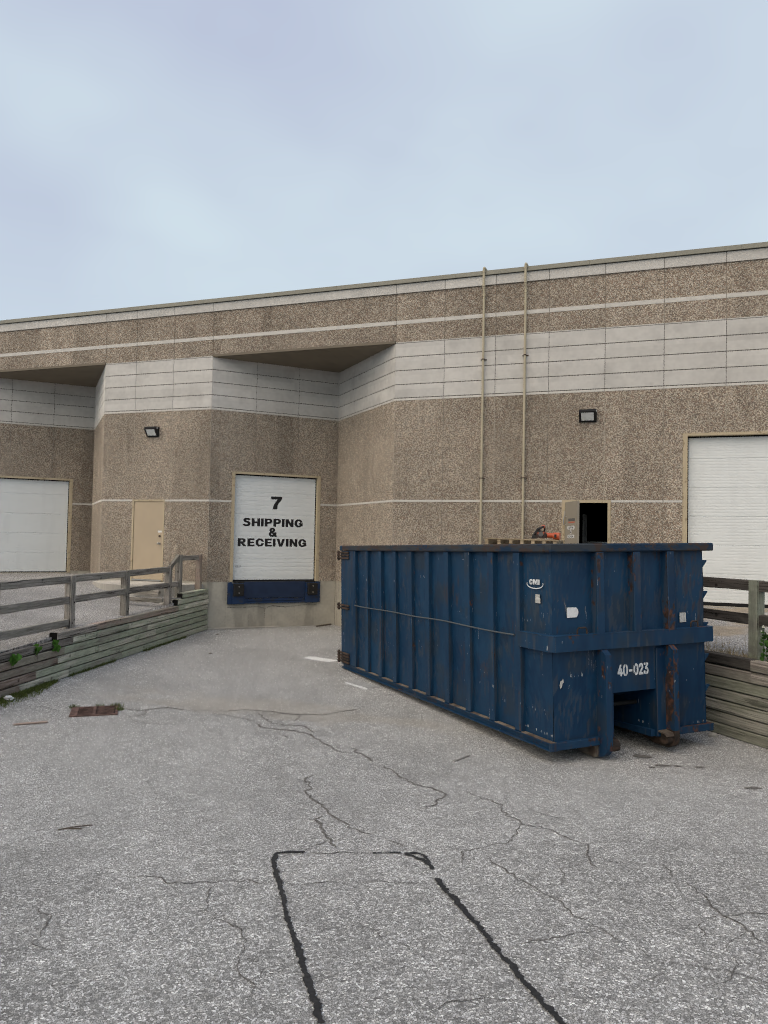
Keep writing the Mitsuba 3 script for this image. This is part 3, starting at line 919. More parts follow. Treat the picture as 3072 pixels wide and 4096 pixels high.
# ------------------------------------------------------------------ the two steel doors
k1 = newkey('steel_door', WH); labels[k1] = {'label': 'closed beige steel door behind the left fence'}
u0, u1 = 1.039, 2.089
put('frame', FA.slab(sbox(u0, 1.20, u1, 3.403).difference(sbox(u0 + .05, 1.1, u1 - .05, 3.353)), -.13, .010), 'beige_frame', parent=k1)
put('leaf', FA.box(u0 + .054, u1 - .054, 1.245, 3.348, -.06, -.012, .004), 'beige_door', parent=k1)
put('threshold', FA.box(u0 + .05, u1 - .05, 1.205, 1.243, -.08, .03), 'steel', parent=k1)
kn = cat([FA.tf(cyl((u1 - .135, 2.22, -.014), (u1 - .135, 2.22, .004), .034)), FA.tf(cyl((u1 - .135, 2.22, .0), (u1 - .135, 2.22, .05), .012)),
          FA.tf(trimesh.creation.icosphere(2, .032).apply_translation([u1 - .135, 2.22, .062]))])
put('door_knob', kn, 'steel', parent=k1, smooth=30)
put('deadbolt', FA.tf(cyl((u1 - .135, 2.415, -.014), (u1 - .135, 2.415, .016), .028)), 'rusty_steel', parent=k1)
put('notice', FA.box(u1 - .20, u1 - .075, 2.515, 2.565, -.012, -.009), 'paper_white', parent=k1)
put('back_board', FA.box(u0 + .03, u1 - .03, 1.2, 3.38, -.16, -.11), 'interior', parent=k1)

k2 = newkey('steel_door', WH); labels[k2] = {'label': 'grey beige steel door standing open behind the container'}
u0, u1 = dx(-2.157), dx(-1.114)
put('frame', FD.slab(sbox(u0, 1.20, u1, 3.403).difference(sbox(u0 + .065, 1.1, u1 - .065, 3.343)), -.13, .010), 'beige_frame', parent=k2)
hx, th = u0 + .07, math.radians(67)
c, s = math.cos(th), math.sin(th)
ML = FD.M @ frame4([c, 0, s], [0, 1, 0], [-s, 0, c], [hx, 0, .012])     # leaf frame: x from the hinge to the free edge, y up, z its outer side
def leaf(m): m = m.copy(); m.apply_transform(ML); return m
put('leaf', leaf(bx(0, .905, 1.215, 3.352, -.044, 0, .003)), 'leaf_door_grey', parent=k2)
put('pull_handle', leaf(tube([(.10, 3.03, 0), (.10, 3.03, .05), (.10, 2.99, .06), (.10, 2.90, .06), (.10, 2.86, .05), (.10, 2.86, 0)], .013)), 'steel', parent=k2)
put('notice', leaf(bx(.26, .74, 2.925, 2.985, .0, .003)), 'grey_plastic', parent=k2)
put('notice', leaf(bx(.26, .74, 2.888, 2.912, .0, .003)), 'red_plastic', parent=k2)
for txt, zc in (('SHIPPING', 2.785), ('&', 2.69), ('RECEIVING', 2.595)):
    w = .5 if len(txt) > 1 else .09
    put('notice', leaf(bx(.45 - w / 2, .45 + w / 2, zc - .036, zc + .036, .0, .003)), 'paper_white', parent=k2)
    p = flat_text(txt, .045, w * .86)
    m = ext(p, .002); m.apply_translation([.45 - w * .43, zc - .022, .0035]); put('lettering', leaf(m), 'grey_plastic', parent=k2)
for z in (1.5, 2.3, 3.1):
    put('hinge', FD.tf(cyl((hx - .004, z - .06, .018), (hx - .004, z + .06, .018), .010)), 'steel', parent=k2)

# racking in the dark behind the open door
rk = thing('storage_rack', 'dim metal shelving barely seen in the dark open doorway', 'rack')
for x in (-2.0, -.6):
    for y in (20.4, 21.0): put('upright', bx(x, x + .05, y, y + .05, 1.23, 3.2), 'steel', parent=rk)
for z in (1.75, 2.3, 2.46): put('shelf', bx(-1.94, -.61, 20.46, 20.99, z, z + .03), 'steel', parent=rk)

# ------------------------------------------------------------------ wall lights
def wall_light(f, u, z, label):
    k = thing('wall_light', label, 'light', 'wall pack lights')
    w, h = .36, .25
    out = [(.0, .01), (.045, .0), (.175, .20), (.18, h), (.0, h)]
    hous = f.profile([(a, z + b) for a, b in out], u, u + w)
    # the slanted front carries the lens
    dvec = np.array([.175 - .045, .20]); L = np.hypot(*dvec)
    put('housing', hous, 'black_metal', parent=k)
    n2 = np.array([dvec[1], -dvec[0]]) / L
    def quad(m0, m1, t0, t1):
        p = lambda s_: np.array([.045, 0.0]) + dvec * s_
        return [tuple(p(m0) + n2 * t0 + [0, z]), tuple(p(m0) + n2 * t1 + [0, z]), tuple(p(m1) + n2 * t1 + [0, z]), tuple(p(m1) + n2 * t0 + [0, z])]
    put('lens', f.profile(quad(.12, .92, -.004, .008), u + .045, u + w - .045), 'lens_plastic', parent=k)
    put('bezel', cat([f.profile(quad(.02, .10, -.004, .018), u + .005, u + w - .005), f.profile(quad(.94, 1.05, -.004, .018), u + .005, u + w - .005),
                      f.profile(quad(.10, .94, -.004, .018), u + .005, u + .035), f.profile(quad(.10, .94, -.004, .018), u + w - .035, u + w - .005)]), 'black_metal', parent=k)
    put('photocell', f.tf(cyl((u + w - .001, z + .215, .10), (u + w + .02, z + .215, .10), .016)), 'lens_plastic', parent=k)
    put('back_plate', f.box(u - .01, u + w + .01, z - .012, z + h + .012, 0.003, .016), 'black_metal', parent=k)
    return k


wall_light(FA, -13.255 + 14.74, 5.115, 'black wall pack light above the closed beige door')
wall_light(FD, dx(-1.795), 5.133, 'black wall pack light above the open doorway')

# ------------------------------------------------------------------ vent pipes up the front
for x, zs, word in ((-3.972, 6.65, 'left'), (-3.010, 6.69, 'right')):
    k = thing('vent_pipe', f'{word} one of two tan pipes running up the facade over the parapet', 'pipe', 'pipes up the facade')
    u = dx(x)
    P = lambda z, d: FD.at(u, z, d)
    put('riser', cyl(P(1.15, .075), P(8.16, .075), .027), 'beige_pipe', parent=k, smooth=40)
    put('offset', tube([P(8.14, .075), P(8.20, .078), P(8.30, .118), P(8.36, .125)], .026, 12), 'beige_pipe', parent=k, smooth=40)
    put('upper_pipe', tube([P(8.34, .125), P(8.70, .125), P(8.745, .118), P(8.775, .095), P(8.785, .055), P(8.785, -.20)], .029, 12), 'beige_pipe', parent=k, smooth=40)
    for z, d in ((8.15, .075), (8.36, .125), (8.69, .125), (3.30, .075)):
        put('coupling', cyl(P(z - .03, d), P(z + .03, d), .034), 'beige_pipe', parent=k, smooth=40)
    for z in (zs, 3.9, 2.0):
        put('strap', cat([cyl(P(z - .012, .075), P(z + .012, .075), .034), FD.box(u - .07, u + .07, z - .012, z + .012, .004, .020), FD.box(u - .03, u + .03, z - .012, z + .012, .014, .06)]), 'rusty_steel', parent=k)

# ------------------------------------------------------------------ dock leveller under door 7
k = thing('dock_leveler', 'dark blue steel dock leveler with two black rubber bumpers below the numbered door', 'dock leveler')
put('side_bracket', cat([FB.box(.545, .66, .648, 1.225, -.01, .06, .004), FB.box(.66, .985, .648, 1.20, -.01, .10, .004)]), 'dock_blue', parent=k)
put('side_bracket', cat([FB.box(2.73, 3.055, .652, 1.205, -.01, .10, .004), FB.box(3.055, 3.165, .66, 1.225, -.01, .06, .004)]), 'dock_blue', parent=k)
put('lip_plate', FB.box(.99, 2.725, .80, 1.238, -.02, .045, .006), 'dock_plate_blue', parent=k)
put('toe_angle', cat([FB.profile([(0, .66), (.075, .66), (.075, .695), (.02, .70), (.02, .79), (0, .79)], .99, 2.725), FB.box(1.10, 2.62, .73, .75, .02, .05)]), 'dock_blue', parent=k)
put('deck_edge', FB.box(.70, 3.03, 1.214, 1.246, -.12, .03), 'black_metal', parent=k)
for a in (.675, 2.765):
    bm = put('rubber_bumper', FB.box(a, a + .27, .875, 1.195, .102, .20, .012), 'rubber', parent=k)
    for z in (.95, 1.12):
        put('bolt', FB.tf(cyl((a + .135, z, .198), (a + .135, z, .208), .018, 8)), 'steel', parent=bm)

# the broken lip of the foundation below it: a grout course with ragged lower edge, a gap under it
r = random.Random(3)
pts = [(.56, .66)]
us = np.linspace(.56, 3.1, 60)
low = [(float(q), .575 + .02 * math.sin(q * 5) - .07 * math.exp(-((q - 1.58) / .12) ** 2) + r.uniform(-.01, .01)) for q in us]
put('grout_course', FB.slab(Polygon(low + [(3.1, .64), (.56, .64)]), -.03, .006), 'foundation_concrete', parent=WH)
gap = Polygon([(a, z + .004) for a, z in low] + [(a, z - .010 - .012 * max(0, math.sin(a * 4.1))) for a, z in low[::-1]])
put('seam', FB.slab(gap.buffer(0), -.03, -.0095), 'crack_dark', parent=WH)
q = [(1.58, .50), (1.60, .44), (1.575, .40), (1.60, .34), (1.585, .25)]
put('seam', FB.slab(LineString(q).buffer(.004), -.03, -.0095), 'crack_dark', parent=WH)
put('seam', FB.slab(Polygon([(.86, .575), (1.22, .60), (1.22, .572), (1.05, .566), (.88, .562)]), -.03, -.0085), 'black_seal', parent=WH)

# concrete apron along the dock wall
struct('apron', cat([FB.slab(sbox(.0, 0, FB.L * .55, .03), -.05, .10)]), 'slab_concrete')

# ------------------------------------------------------------------ the landing at the beige door
lf = Polygon([(-14.2, 17.36), (-14.25, 16.55), (-13.5, 15.95), (-12.5, 15.75), (-11.75, 16.0), (-11.35, 17.36)])
m = ext(lf, .40); m.apply_translation([0, 0, .79]); struct('landing', m, 'slab_concrete')

# ------------------------------------------------------------------ timber retaining wall on the left
ident = [0]
def nid():
    ident[0] += 1
    return ident[0]


RWL = thing('retaining_wall', 'mossy green and brown timber retaining wall on the left of the loading well', 'retaining wall', 'timber retaining walls')
CH = .1345
runs = {0: [-.04, 2.07, 4.86, 6.90, 8.33, 11.2, 14, 17, 20], 1: [-.04, .30, 2.6, 4.02, 7.89, 10.6, 13.4, 16.2, 20], 2: [-.04, 3.27, 5.85, 5.985, 7.245, 9.9, 12.5, 15.3, 18.5, 21],
        3: [-.04, 2.34, 3.72, 7.05, 9.6, 12.3, 15.2, 18, 21], 4: [-.04, 2.0, 4.6, 5.93, 6.75, 9.2, 12, 14.8, 17.7, 21], 5: [-.04, 2.0, 5.927, 7.28], 6: [-.04, 2.03], 7: [-.04, 1.75]}
for k, ts in runs.items():
    for i in range(len(ts) - 1):
        a, e = ts[i] + .003, ts[i + 1] - .003
        m = (a + e) / 2
        b = 'timber_green'
        if k == 5 and m > 2: b = 'timber_brown' if m < 5.9 else 'timber_grey'
        if m > 7.2 and k in (1, 2, 3, 4): b = 'timber_brown'
        if m > 8.3 and k == 0: b = 'timber_brown'
        if k == 4 and m > 6.7: b = 'timber_grey'
        if k == 3 and m > 5: b = 'timber_green' if m < 7.05 else 'timber_brown'
        z = CH * (k + .5)
        off = .07 + rnd.uniform(-.012, .012)
        putbeam('timber', [*lp(e, off), z + rnd.uniform(-.003, .003)], [*lp(a, off), z], .145, CH - .022, b, nid(), parent=RWL, c=.007, n=max(4, int((e - a) / .35)))
# sawn ends that show black
for t, z, h in ((7.284, CH * 5.5, .125), (2.036, CH * 6.5, .12), (1.754, CH * 7.5, .12)):
    c = lp(t, .07)
    x = np.array([*LD, 0]); y = np.array([*LN, 0])
    m = bx(-.004, .006, -.066, .066, -h / 2, h / 2, .002); m.apply_transform(frame4(x, y, [0, 0, 1], [*c, z]))
    put('sawn_end', m, 'timber_end', parent=RWL)

FNL = thing('timber_fence', 'grey weathered timber rail fence along the top of the left wall', 'fence', 'timber rail fences')
POST = [(8.72, 1.715), (6.52, 1.712), (4.36, 1.715), (2.13, 1.705), (1.50, 1.985), (.15, 1.965)]
PO = .215
for t, top in POST:
    putbeam('post', [*lp(t, PO), .3], [*lp(t, PO), top], .142, .142, 'timber_grey' if t > .3 else 'timber_brown', nid(), parent=FNL, up=(LD[0], LD[1], 0), n=8, c=.012)


def rail(t0, t1, z0, z1, h=.128, w=.07):
    putbeam('rail', [*lp(t0, PO + rnd.uniform(-.01, .01)), z0], [*lp(t1, PO + rnd.uniform(-.01, .01)), z1], w, h, 'timber_grey', nid(), parent=FNL, n=7, jit=.004)


for i in range(3):
    a, e = POST[i][0] - .074, POST[i + 1][0] + .074
    rail(a, e, 1.655, 1.650); rail(a, e, 1.288, 1.288)
rail(8.72 - .074, 6.52 + .074, .895, .888)
rail(11.0, 8.794, 1.66, 1.658); rail(11.0, 8.794, 1.29, 1.288); rail(11.0, 8.794, .90, .895)
rail(2.13 - .07, 1.50 + .07, 1.68, 1.93, .11); rail(2.13 - .074, 1.50 + .074, 1.285, 1.285)
rail(1.50 - .074, .15 + .074, 1.895, 1.885)
for t in (6.52, 4.36, 2.13, 1.5, .15):     # bolt heads and holes on the posts
    for z, o in ((.93, -.03), (.88, .03), (1.24, -.02)):
        c = lp(t, PO - .072)
        put('bolt', cyl([*(c + LD * o), z], [*(c + LD * o - LN * .006), z], .014, 8), 'timber_end', parent=FNL)

# ------------------------------------------------------------------ and on the right
RWR = thing('retaining_wall', 'grey green timber retaining wall on the right behind the container', 'retaining wall', 'timber retaining walls')
CR = .1505
rr = {0: [-8.1, -5, -1.8, 1.9, 5, 8, 11], 1: [-8.1, -6, -2.6, 2.6, 5.6, 9, 12], 2: [-8.1, -4.4, -.9, 2.2, 5.3, 8.6, 12], 3: [-8.1, -5.4, -2.2, 1.5, 4.6, 8, 12], 4: [-8.1, -4.9, -1.2, 2.9, 6, 9, 12], 5: [-8.1, -5.6, -2.5, .73, 3.9, 7, 10, 13], 6: [-8.1, -4.7, -2.0, .73, 3.6, 6.8, 10, 13]}
for k, ts in rr.items():
    for i in range(len(ts) - 1):
        a, e = ts[i] + .003, ts[i + 1] - .003
        off = .07 + (-.014 if (k >= 5 and a > .7) else 0) + rnd.uniform(-.004, .004)
        z = CR * (k + .5)
        b = 'timber_dark' if (k == 6 and i == 2) else 'timber_grey' if k >= 5 else 'timber_moss'
        if k == 3 and i % 2: b = 'timber_grey'
        putbeam('timber', [*rp(a, off), z], [*rp(e, off), z + rnd.uniform(-.002, .002)], .145, CR - .016, b, nid(), parent=RWR, c=.010, n=max(4, int((e - a) / .35)))
FNR = thing('timber_fence', 'dark timber rail fence with a greenish post on the right wall', 'fence', 'timber rail fences')
for t in (-3.9, -1.66, .535, 2.75):
    putbeam('post', [*rp(t, .30), .5], [*rp(t, .30), 2.035], .145, .145, 'timber_post_green', nid(), parent=FNR, up=(RD[0], RD[1], 0), n=8, c=.012)
for a, e in ((-3.9, -1.66), (-1.66, .535), (.535, 2.75)):
    for z in (1.962, 1.525):
        putbeam('rail', [*rp(a + .076, .295), z], [*rp(e - .076, .295), z], .075, .137, 'timber_dark', nid(), parent=FNR, n=7, jit=.004)

# ------------------------------------------------------------------ the roll-off container
MD = np.array([[-0.68864275, 0.72456134, -0.02796471], [0.72480018, 0.68895555, 0.00222305], [-0.02087718, 0.01873794, 0.99960644]])
MD4 = np.eye(4); MD4[:3, :3] = MD; MD4[:3, 3] = [-1.20114953, 8.66595857, 2.46440424]
RO = thing('rolloff_container', 'dark blue ribbed steel roll-off container stencilled 40-023 with rust streaks', 'dumpster')
L_, W_, HR, D_, DF, HB, E0, A0, SR = 6.761, 2.44, .0986, .088, .1055, 2.217, .025, .6645, .5945


def dz(m):
    m = m.copy(); m.apply_transform(MD4); return m


def dput(name, m, b, parent=RO, **kw): return put(name, dz(m), b, parent=parent, **kw)
def ext_y(pts, y0, y1):       # polygon in (x, z) swept along y
    m = ext(Polygon(pts), y1 - y0); m.apply_transform(np.array([[1., 0, 0, 0], [0, 0, 1, y0], [0, 1, 0, 0], [0, 0, 0, 1]])); return m
def ext_x(pts, x0, x1):       # polygon in (y, z) swept along x
    m = ext(Polygon(pts), x1 - x0); m.apply_transform(np.array([[0, 0, 1, x0], [1., 0, 0, 0], [0, 1, 0, 0], [0, 0, 0, 1]])); return m
def ext_z(poly, z0, z1):
    m = ext(poly, z1 - z0); m.apply_translation([0, 0, z0]); return m


def dented(x0, x1, z0, z1, y, side, seed, amp=.016):
    """a plate in the x-z plane with the shallow dents of a used steel sheet"""
    nx, nz = max(2, int((x1 - x0) / .06)), max(2, int((z1 - z0) / .08))
    X, Z = np.meshgrid(np.linspace(x0, x1, nx + 1), np.linspace(z0, z1, nz + 1))
    q = np.stack([X * 2.1, Z * 1.9, X * 0 + seed], -1)
    Yo = side * amp * (meshkit.fbm(q, 3, seed) - .45) * 2
    V = np.stack([X, y + Yo, Z], -1).reshape(-1, 3)
    i = (np.arange(nx)[None] + (nx + 1) * np.arange(nz)[:, None]).ravel()
    F = np.vstack([np.c_[i, i + 1, i + nx + 2], np.c_[i, i + nx + 2, i + nx + 1]])
    m = trimesh.Trimesh(V, F, process=False)
    return m


# side sheets, each field between two ribs a sheet of the same wall
ribx = [A0 + SR * j for j in range(9)]
for side, y, outer in ((1, D_, -1), (-1, W_ - D_, 1)):
    m = dented(DF, 6.70, -HB, -HR + .01, y, outer, 11 if side == 1 else 12)
    dput('side_wall', m, 'blue_paint', smooth=True)
# front wall: full above the belt, left and right of the hook pocket below it
def fdent(y0, y1, z0, z1, x, seed, amp=.008):
    m = dented(y0, y1, z0, z1, 0, 1, seed, amp)
    V = m.vertices.copy(); m.vertices = np.c_[x + V[:, 1], V[:, 0], V[:, 2]]
    return m


dput('front_wall', fdent(D_, W_ - D_, -1.20, -HR + .01, DF, 21), 'blue_paint', smooth=True)
dput('front_wall', fdent(D_, .735, -HB, -1.20, DF, 22), 'blue_paint', smooth=True)
dput('front_wall', fdent(1.72, W_ - D_, -HB, -1.20, DF, 23), 'blue_paint', smooth=True)
nump = dput('number_panel', bx(.098, .112, .76, 1.70, -1.735, -1.19, .002), 'blue_paint')
dput('pocket_post', bx(.075, .14, 1.555, 1.70, -2.30, -1.25, .006), 'blue_paint_worn')
dput('pocket_post', bx(.10, .14, .765, .93, -2.30, -1.735, .006), 'blue_paint_worn')
dput('hook_pocket', cat([bx(.13, 1.9, .915, .925, -2.30, -1.6), bx(.13, 1.9, 1.56, 1.57, -2.30, -1.6), ext_y([(.112, -1.72), (1.9, -2.28), (1.9, -2.27), (.112, -1.70)], .925, 1.56)]), 'blue_paint')
dput('pocket_flange', cat([ext_y([(.13, -2.22), (1.9, -2.30), (1.9, -2.31), (.13, -2.30)], 1.50, 1.558), bx(.13, 1.9, .927, .98, -2.30, -2.29)]), 'blue_paint_rusty')
# hook bar across the pocket
dput('hook_bar', cyl((.45, .926, -1.95), (.45, 1.559, -1.95), .025), 'rubber', smooth=40)

# top rail: square tube all round
c0 = .014
dput('top_rail', bx(0, .12, 0, W_, -HR, 0, c0), 'blue_paint_top')
dput('top_rail', bx(.121, L_ - .121, 0, .12, -HR, 0, c0), 'blue_paint_top')
dput('top_rail', bx(.121, L_ - .121, W_ - .12, W_, -HR, 0, c0), 'blue_paint_worn')
dput('top_rail', bx(L_ - .12, L_, 0, W_, -HR, 0, c0), 'blue_paint_worn')
# side ribs
for j, x in enumerate(ribx):
    b = 'blue_paint_worn' if j in (0, 1, 2, 5) else 'blue_paint'
    dput('rib', bx(x, x + .132, E0, D_ + .012, -HB + .004, -HR - .002, .006), b)
    dput('rib', bx(x, x + .132, W_ - D_ - .012, W_ - E0, -HB + .004, -HR - .002, .006), 'blue_paint')
for y0, y1 in ((E0, D_ + .03), (W_ - D_ - .03, W_ - E0)):
    dput('corner_post', bx(A0 + 9 * SR, 6.70, y0, y1, -HB + .004, -HR - .002, .006), 'blue_paint')
# front ribs
for y0 in (.640, 1.178, 1.694):
    dput('front_rib', bx(.004, DF + .012, y0, y0 + .108, -1.036, -HR - .002, .006), 'blue_paint_rusty')
# belt round the front end
ob = Polygon([(A0, .0), (.07, .0), (.0, .05), (.0, W_ - .05), (.07, W_), (A0, W_), (A0, W_ - D_ - .01), (DF + .01, W_ - D_ - .01), (DF + .01, D_ + .01), (A0, D_ + .01)])
dput('belt', ext_z(ob, -1.208, -1.034), 'blue_paint_worn')
dput('belt_cap', cat([ext_z(ob.buffer(.004, join_style=2), -1.036, -1.028)]), 'blue_paint_rusty')
# floor rail round the bottom
prof = [(.012, -HB), (.10, -HB), (.10, -2.305), (.012, -2.305), (.012, -2.293), (.052, -2.288), (.052, -2.232), (.012, -2.228)]
dput('floor_rail', ext_x(prof, .0585, L_ - .04), 'blue_paint_worn')
dput('floor_rail', ext_x([(W_ - y, z) for y, z in prof], .0585, L_ - .04), 'blue_paint_rusty')
dput('floor_rail', bx(.0585, .10, .013, .688, -2.30, -HB + .001, .004), 'blue_paint_rusty')
dput('floor_rail', bx(.0585, .10, 1.765, W_ - .013, -2.30, -HB + .001, .004), 'blue_paint_rusty')
for j in range(9):
    a = ribx[j] + .14; e = (ribx[j + 1] if j < 8 else A0 + 9 * SR) - .008
    dput('flange_plate', bx(a, e, .020, D_ + .006, -HB + .001, -HB + .007), 'dirty_flange')
dput('flange_plate', bx(.07, A0 - .008, .020, D_ + .006, -HB + .001, -HB + .007), 'dirty_flange')
dput('flange_plate', bx(.064, DF + .004, .10, .685, -HB + .001, -HB + .007), 'blue_paint_rusty')
dput('floor', cat([bx(.11, 6.69, .09, .914, -HB - .02, -HB), bx(.11, 6.69, 1.571, W_ - .09, -HB - .02, -HB), bx(1.9, 6.69, .914, 1.571, -HB - .02, -HB)]), 'rusty_steel')
# hook plates: deep upright bars with cut tops and rounded noses, running back as skids
def nose(r0):
    w = np.linspace(0, math.pi / 2, 8)
    return [(.085 - .145 * math.cos(q), -2.29 - .145 * math.sin(q)) for q in w]


for y0, y1 in ((.690, .772), (1.686, 1.764)):
    pts = [(.13, -1.205), (.02, -1.205), (-.06, -1.268), (-.06, -2.29)] + nose(0)[1:] + [(.30, -2.425), (.75, -2.33), (.75, -2.222), (.13, -2.222)]
    if y0 < 1:
        dput('hook_plate', ext_y(pts, y0, y1), 'blue_paint_rusty')
    else:
        dput('hook_plate', ext_y([(.13, -1.205), (.02, -1.205), (-.06, -1.268), (-.06, -2.215), (.13, -2.215)], y0, y1), 'blue_paint_rusted')
        dput('nose_shoe', ext_y([(-.06, -2.217), (-.06, -2.29)] + nose(0)[1:] + [(.30, -2.425), (.75, -2.33), (.75, -2.222), (.13, -2.217)], y0 + .002, y1 - .002), 'rusty_steel')
    dput('skid', bx(.76, 6.62, y0 + .005, y1 - .005, -2.40, -2.222, .004), 'rusty_steel')
dput('wear_shoe', ext_y([(.10, -2.439), (.09, -2.29), (.16, -2.24), (.78, -2.31), (.78, -2.345), (.32, -2.435)], .64, .69), 'dirty_flange')
for y0, y1 in ((.772, .90), (1.60, 1.686)):
    dput('nose_roller', cat([cyl((.03, y0, -2.31), (.03, y1, -2.31), .068, 18), cyl((.03, y0 + .01, -2.31), (.03, y1 + .012 if y0 < 1 else y1, -2.31), .03, 12)]), 'rusty_steel', smooth=40)
dput('roller_cover', ext_y([(-.055, -2.275), (-.03, -2.235), (.13, -2.215), (.13, -2.235), (-.03, -2.25)], 1.56, 1.686), 'dirty_flange')
for y in (.60, 1.84):
    dput('rear_roller', cyl((6.30, y - .11, -2.355), (6.30, y + .11, -2.355), .105, 20), 'rusty_steel', smooth=40)
    dput('rear_bracket', ext_y([(6.05, -2.30), (6.60, -2.30), (6.46, -2.40), (6.30, -2.45), (6.20, -2.40)], y - .135, y - .12), 'rusty_steel')
# the rear door with its hinges
rd = dput('rear_door', bx(6.705, L_ + .005, .03, W_ - .03, -HB + .01, -HR - .006, .006), 'blue_paint')
for zc, nlug in ((-.185, 3), (-1.15, 2), (-2.10, 4)):
    h = put('hinge', dz(cyl((6.80, -.005, zc - .05 * nlug / 2 - .015), (6.80, -.005, zc + .05 * nlug / 2 + .015), .022)), 'rusty_steel', parent=RO)
    for q in range(nlug):
        z = zc + (q - (nlug - 1) / 2) * .052
        put('hinge_strap', dz(cat([bx(6.30, 6.83, -.012, .022, z - .017, z + .017, .005), bx(6.76, 6.84, -.03, .022, z - .019, z + .019, .006)])), 'rusty_steel', parent=h)
# tie wire, grab handles, ladder rungs
wx = np.linspace(A0 + .10, A0 + 9 * SR, 28)
wz = -1.085 + .006 * np.sin(wx * 3.1) - .006 * np.sin(wx * 1.3 + 1)
dput('tie_wire', tube([(x, .016 + .004 * math.sin(x * 5), z) for x, z in zip(wx, wz)], .010, 8), 'bare_wire', smooth=True)
for y0, y1 in ((.385, .52), (2.075, 2.195)):
    dput('grab_handle', tube([(.045, y0, -1.03), (.045, y0 + .004, -.975), (.045, y0 + .02, -.955), (.045, y1 - .02, -.955), (.045, y1 - .004, -.975), (.045, y1, -1.03)], .009, 8), 'rusty_steel', smooth=True)
for z in (-.215, -.60, -.985, -1.37, -1.75):
    dput('ladder_rung', ext_x([(W_ - D_, z), (W_ - .012, z), (W_ - .008, z - .012), (W_ - D_, z - .10)], .112, .40), 'blue_paint')

# lettering and stickers
LS = np.array([[-1., 0, 0, 0], [0, 0, -1, 0], [0, 1, 0, 0], [0, 0, 0, 1]])     # on the left side: text x runs to the front, text z outwards
LF = np.array([[0, 0, -1., 0], [1, 0, 0, 0], [0, 1, 0, 0], [0, 0, 0, 1]])      # on the front
def side_flat(poly, x0, z0, t=.003, d=.0125):
    m = ext(poly, t); M = LS.copy(); M[:3, 3] = [x0, D_ - d, z0]; m.apply_transform(M); return m
def front_flat(poly, y0, z0, x, t=.003):
    m = ext(poly, t); M = LF.copy(); M[:3, 3] = [x, y0, z0]; m.apply_transform(M); return m


p = unary_union([shapely.affinity.translate(letters('C', .062, .058), 0, 0), Polygon([(.066, 0), (.066, .062), (.094, .062), (.107, .03), (.120, .062), (.148, .062), (.148, 0), (.129, 0), (.129, .038), (.114, .004), (.100, .004), (.085, .038), (.085, 0)]), sbox(.158, 0, .180, .062)]); p = shapely.affinity.scale(p, 1.14, 1, origin=(0, 0))
dput('logo', side_flat(p, .520, -.474), 'stencil_white')
w = np.linspace(math.radians(165), math.radians(378), 40)
outer = [(.165 * math.cos(q), .056 * math.sin(q)) for q in w]; inner = [(.157 * math.cos(q) , .047 * math.sin(q) + .003) for q in w]
sw = Polygon(outer + inner[::-1]).buffer(0)
dput('logo', side_flat(sw, .408, -.468), 'stencil_white')
dput('sticker', side_flat(sbox(0, 0, .095, .10).difference(sbox(.085, .06, .1, .11)), .402, -.684), 'sticker_grey', label='blank worn pale sticker below the logo')
dput('sticker', front_flat(Polygon([(0, 0), (.135, .004), (.158, .045), (.155, .09), (.125, .117), (0, .117)]), .282, -.842, DF - .012), 'paper_white', label='blank white sticker with a torn corner')
dput('sticker', front_flat(sbox(0, 0, .10, .115), 1.95, -.965, DF - .012), 'sticker_grey', label='blank pale sticker by the right grab handle')
p = flat_text('40-023', .122, .455, .003)
x0, y0, x1, y1 = p.bounds
for q in (.105 + .16, .44, .955):                       # stencil bridges through the rounded figures
    pass
cuts = [sbox(x0 + f * (x1 - x0) - .006, y0 - .1, x0 + f * (x1 - x0) + .006, y1 + .1) for f in (.265, .545, .915)]
bridges = unary_union([c.intersection(sbox(x0 - 1, y0 + (y1 - y0) * lo, x1 + 1, y0 + (y1 - y0) * hi)) for c in cuts for lo, hi in ((-.2, .25), (.75, 1.2))])
p = p.difference(bridges)
put('stencil_number', dz(front_flat(p, .992, -1.545, .0975)), 'stencil_white', parent=nump)
dput('paint_chip', front_flat(Polygon([(0, 0), (.02, .015), (.035, .06), (.05, .07), (.04, .11), (.03, .09), (.005, .085), (-.005, .04)]), .175, -1.63, DF - .010), 'sticker_grey')

# what it is loaded with, up to just under the rim
nx, ny = 60, 22
X, Y = np.meshgrid(np.linspace(.14, 6.66, nx), np.linspace(.13, W_ - .13, ny))
hh = -.42 + .30 * meshkit.fbm(np.stack([X * 1.3, Y * 1.6, X * 0], -1), 4, 4)
V = np.stack([X, Y, hh], -1).reshape(-1, 3)
i = (np.arange(nx - 1)[None] + nx * np.arange(ny - 1)[:, None]).ravel()
Fq = np.vstack([np.c_[i, i + 1, i + nx + 1], np.c_[i, i + nx + 1, i + nx]])
single('scrap_load', dz(trimesh.Trimesh(V, Fq, process=False)), 'scrap_brown', 'heap of brown wood scrap filling the blue container', 'scrap', kind='stuff')

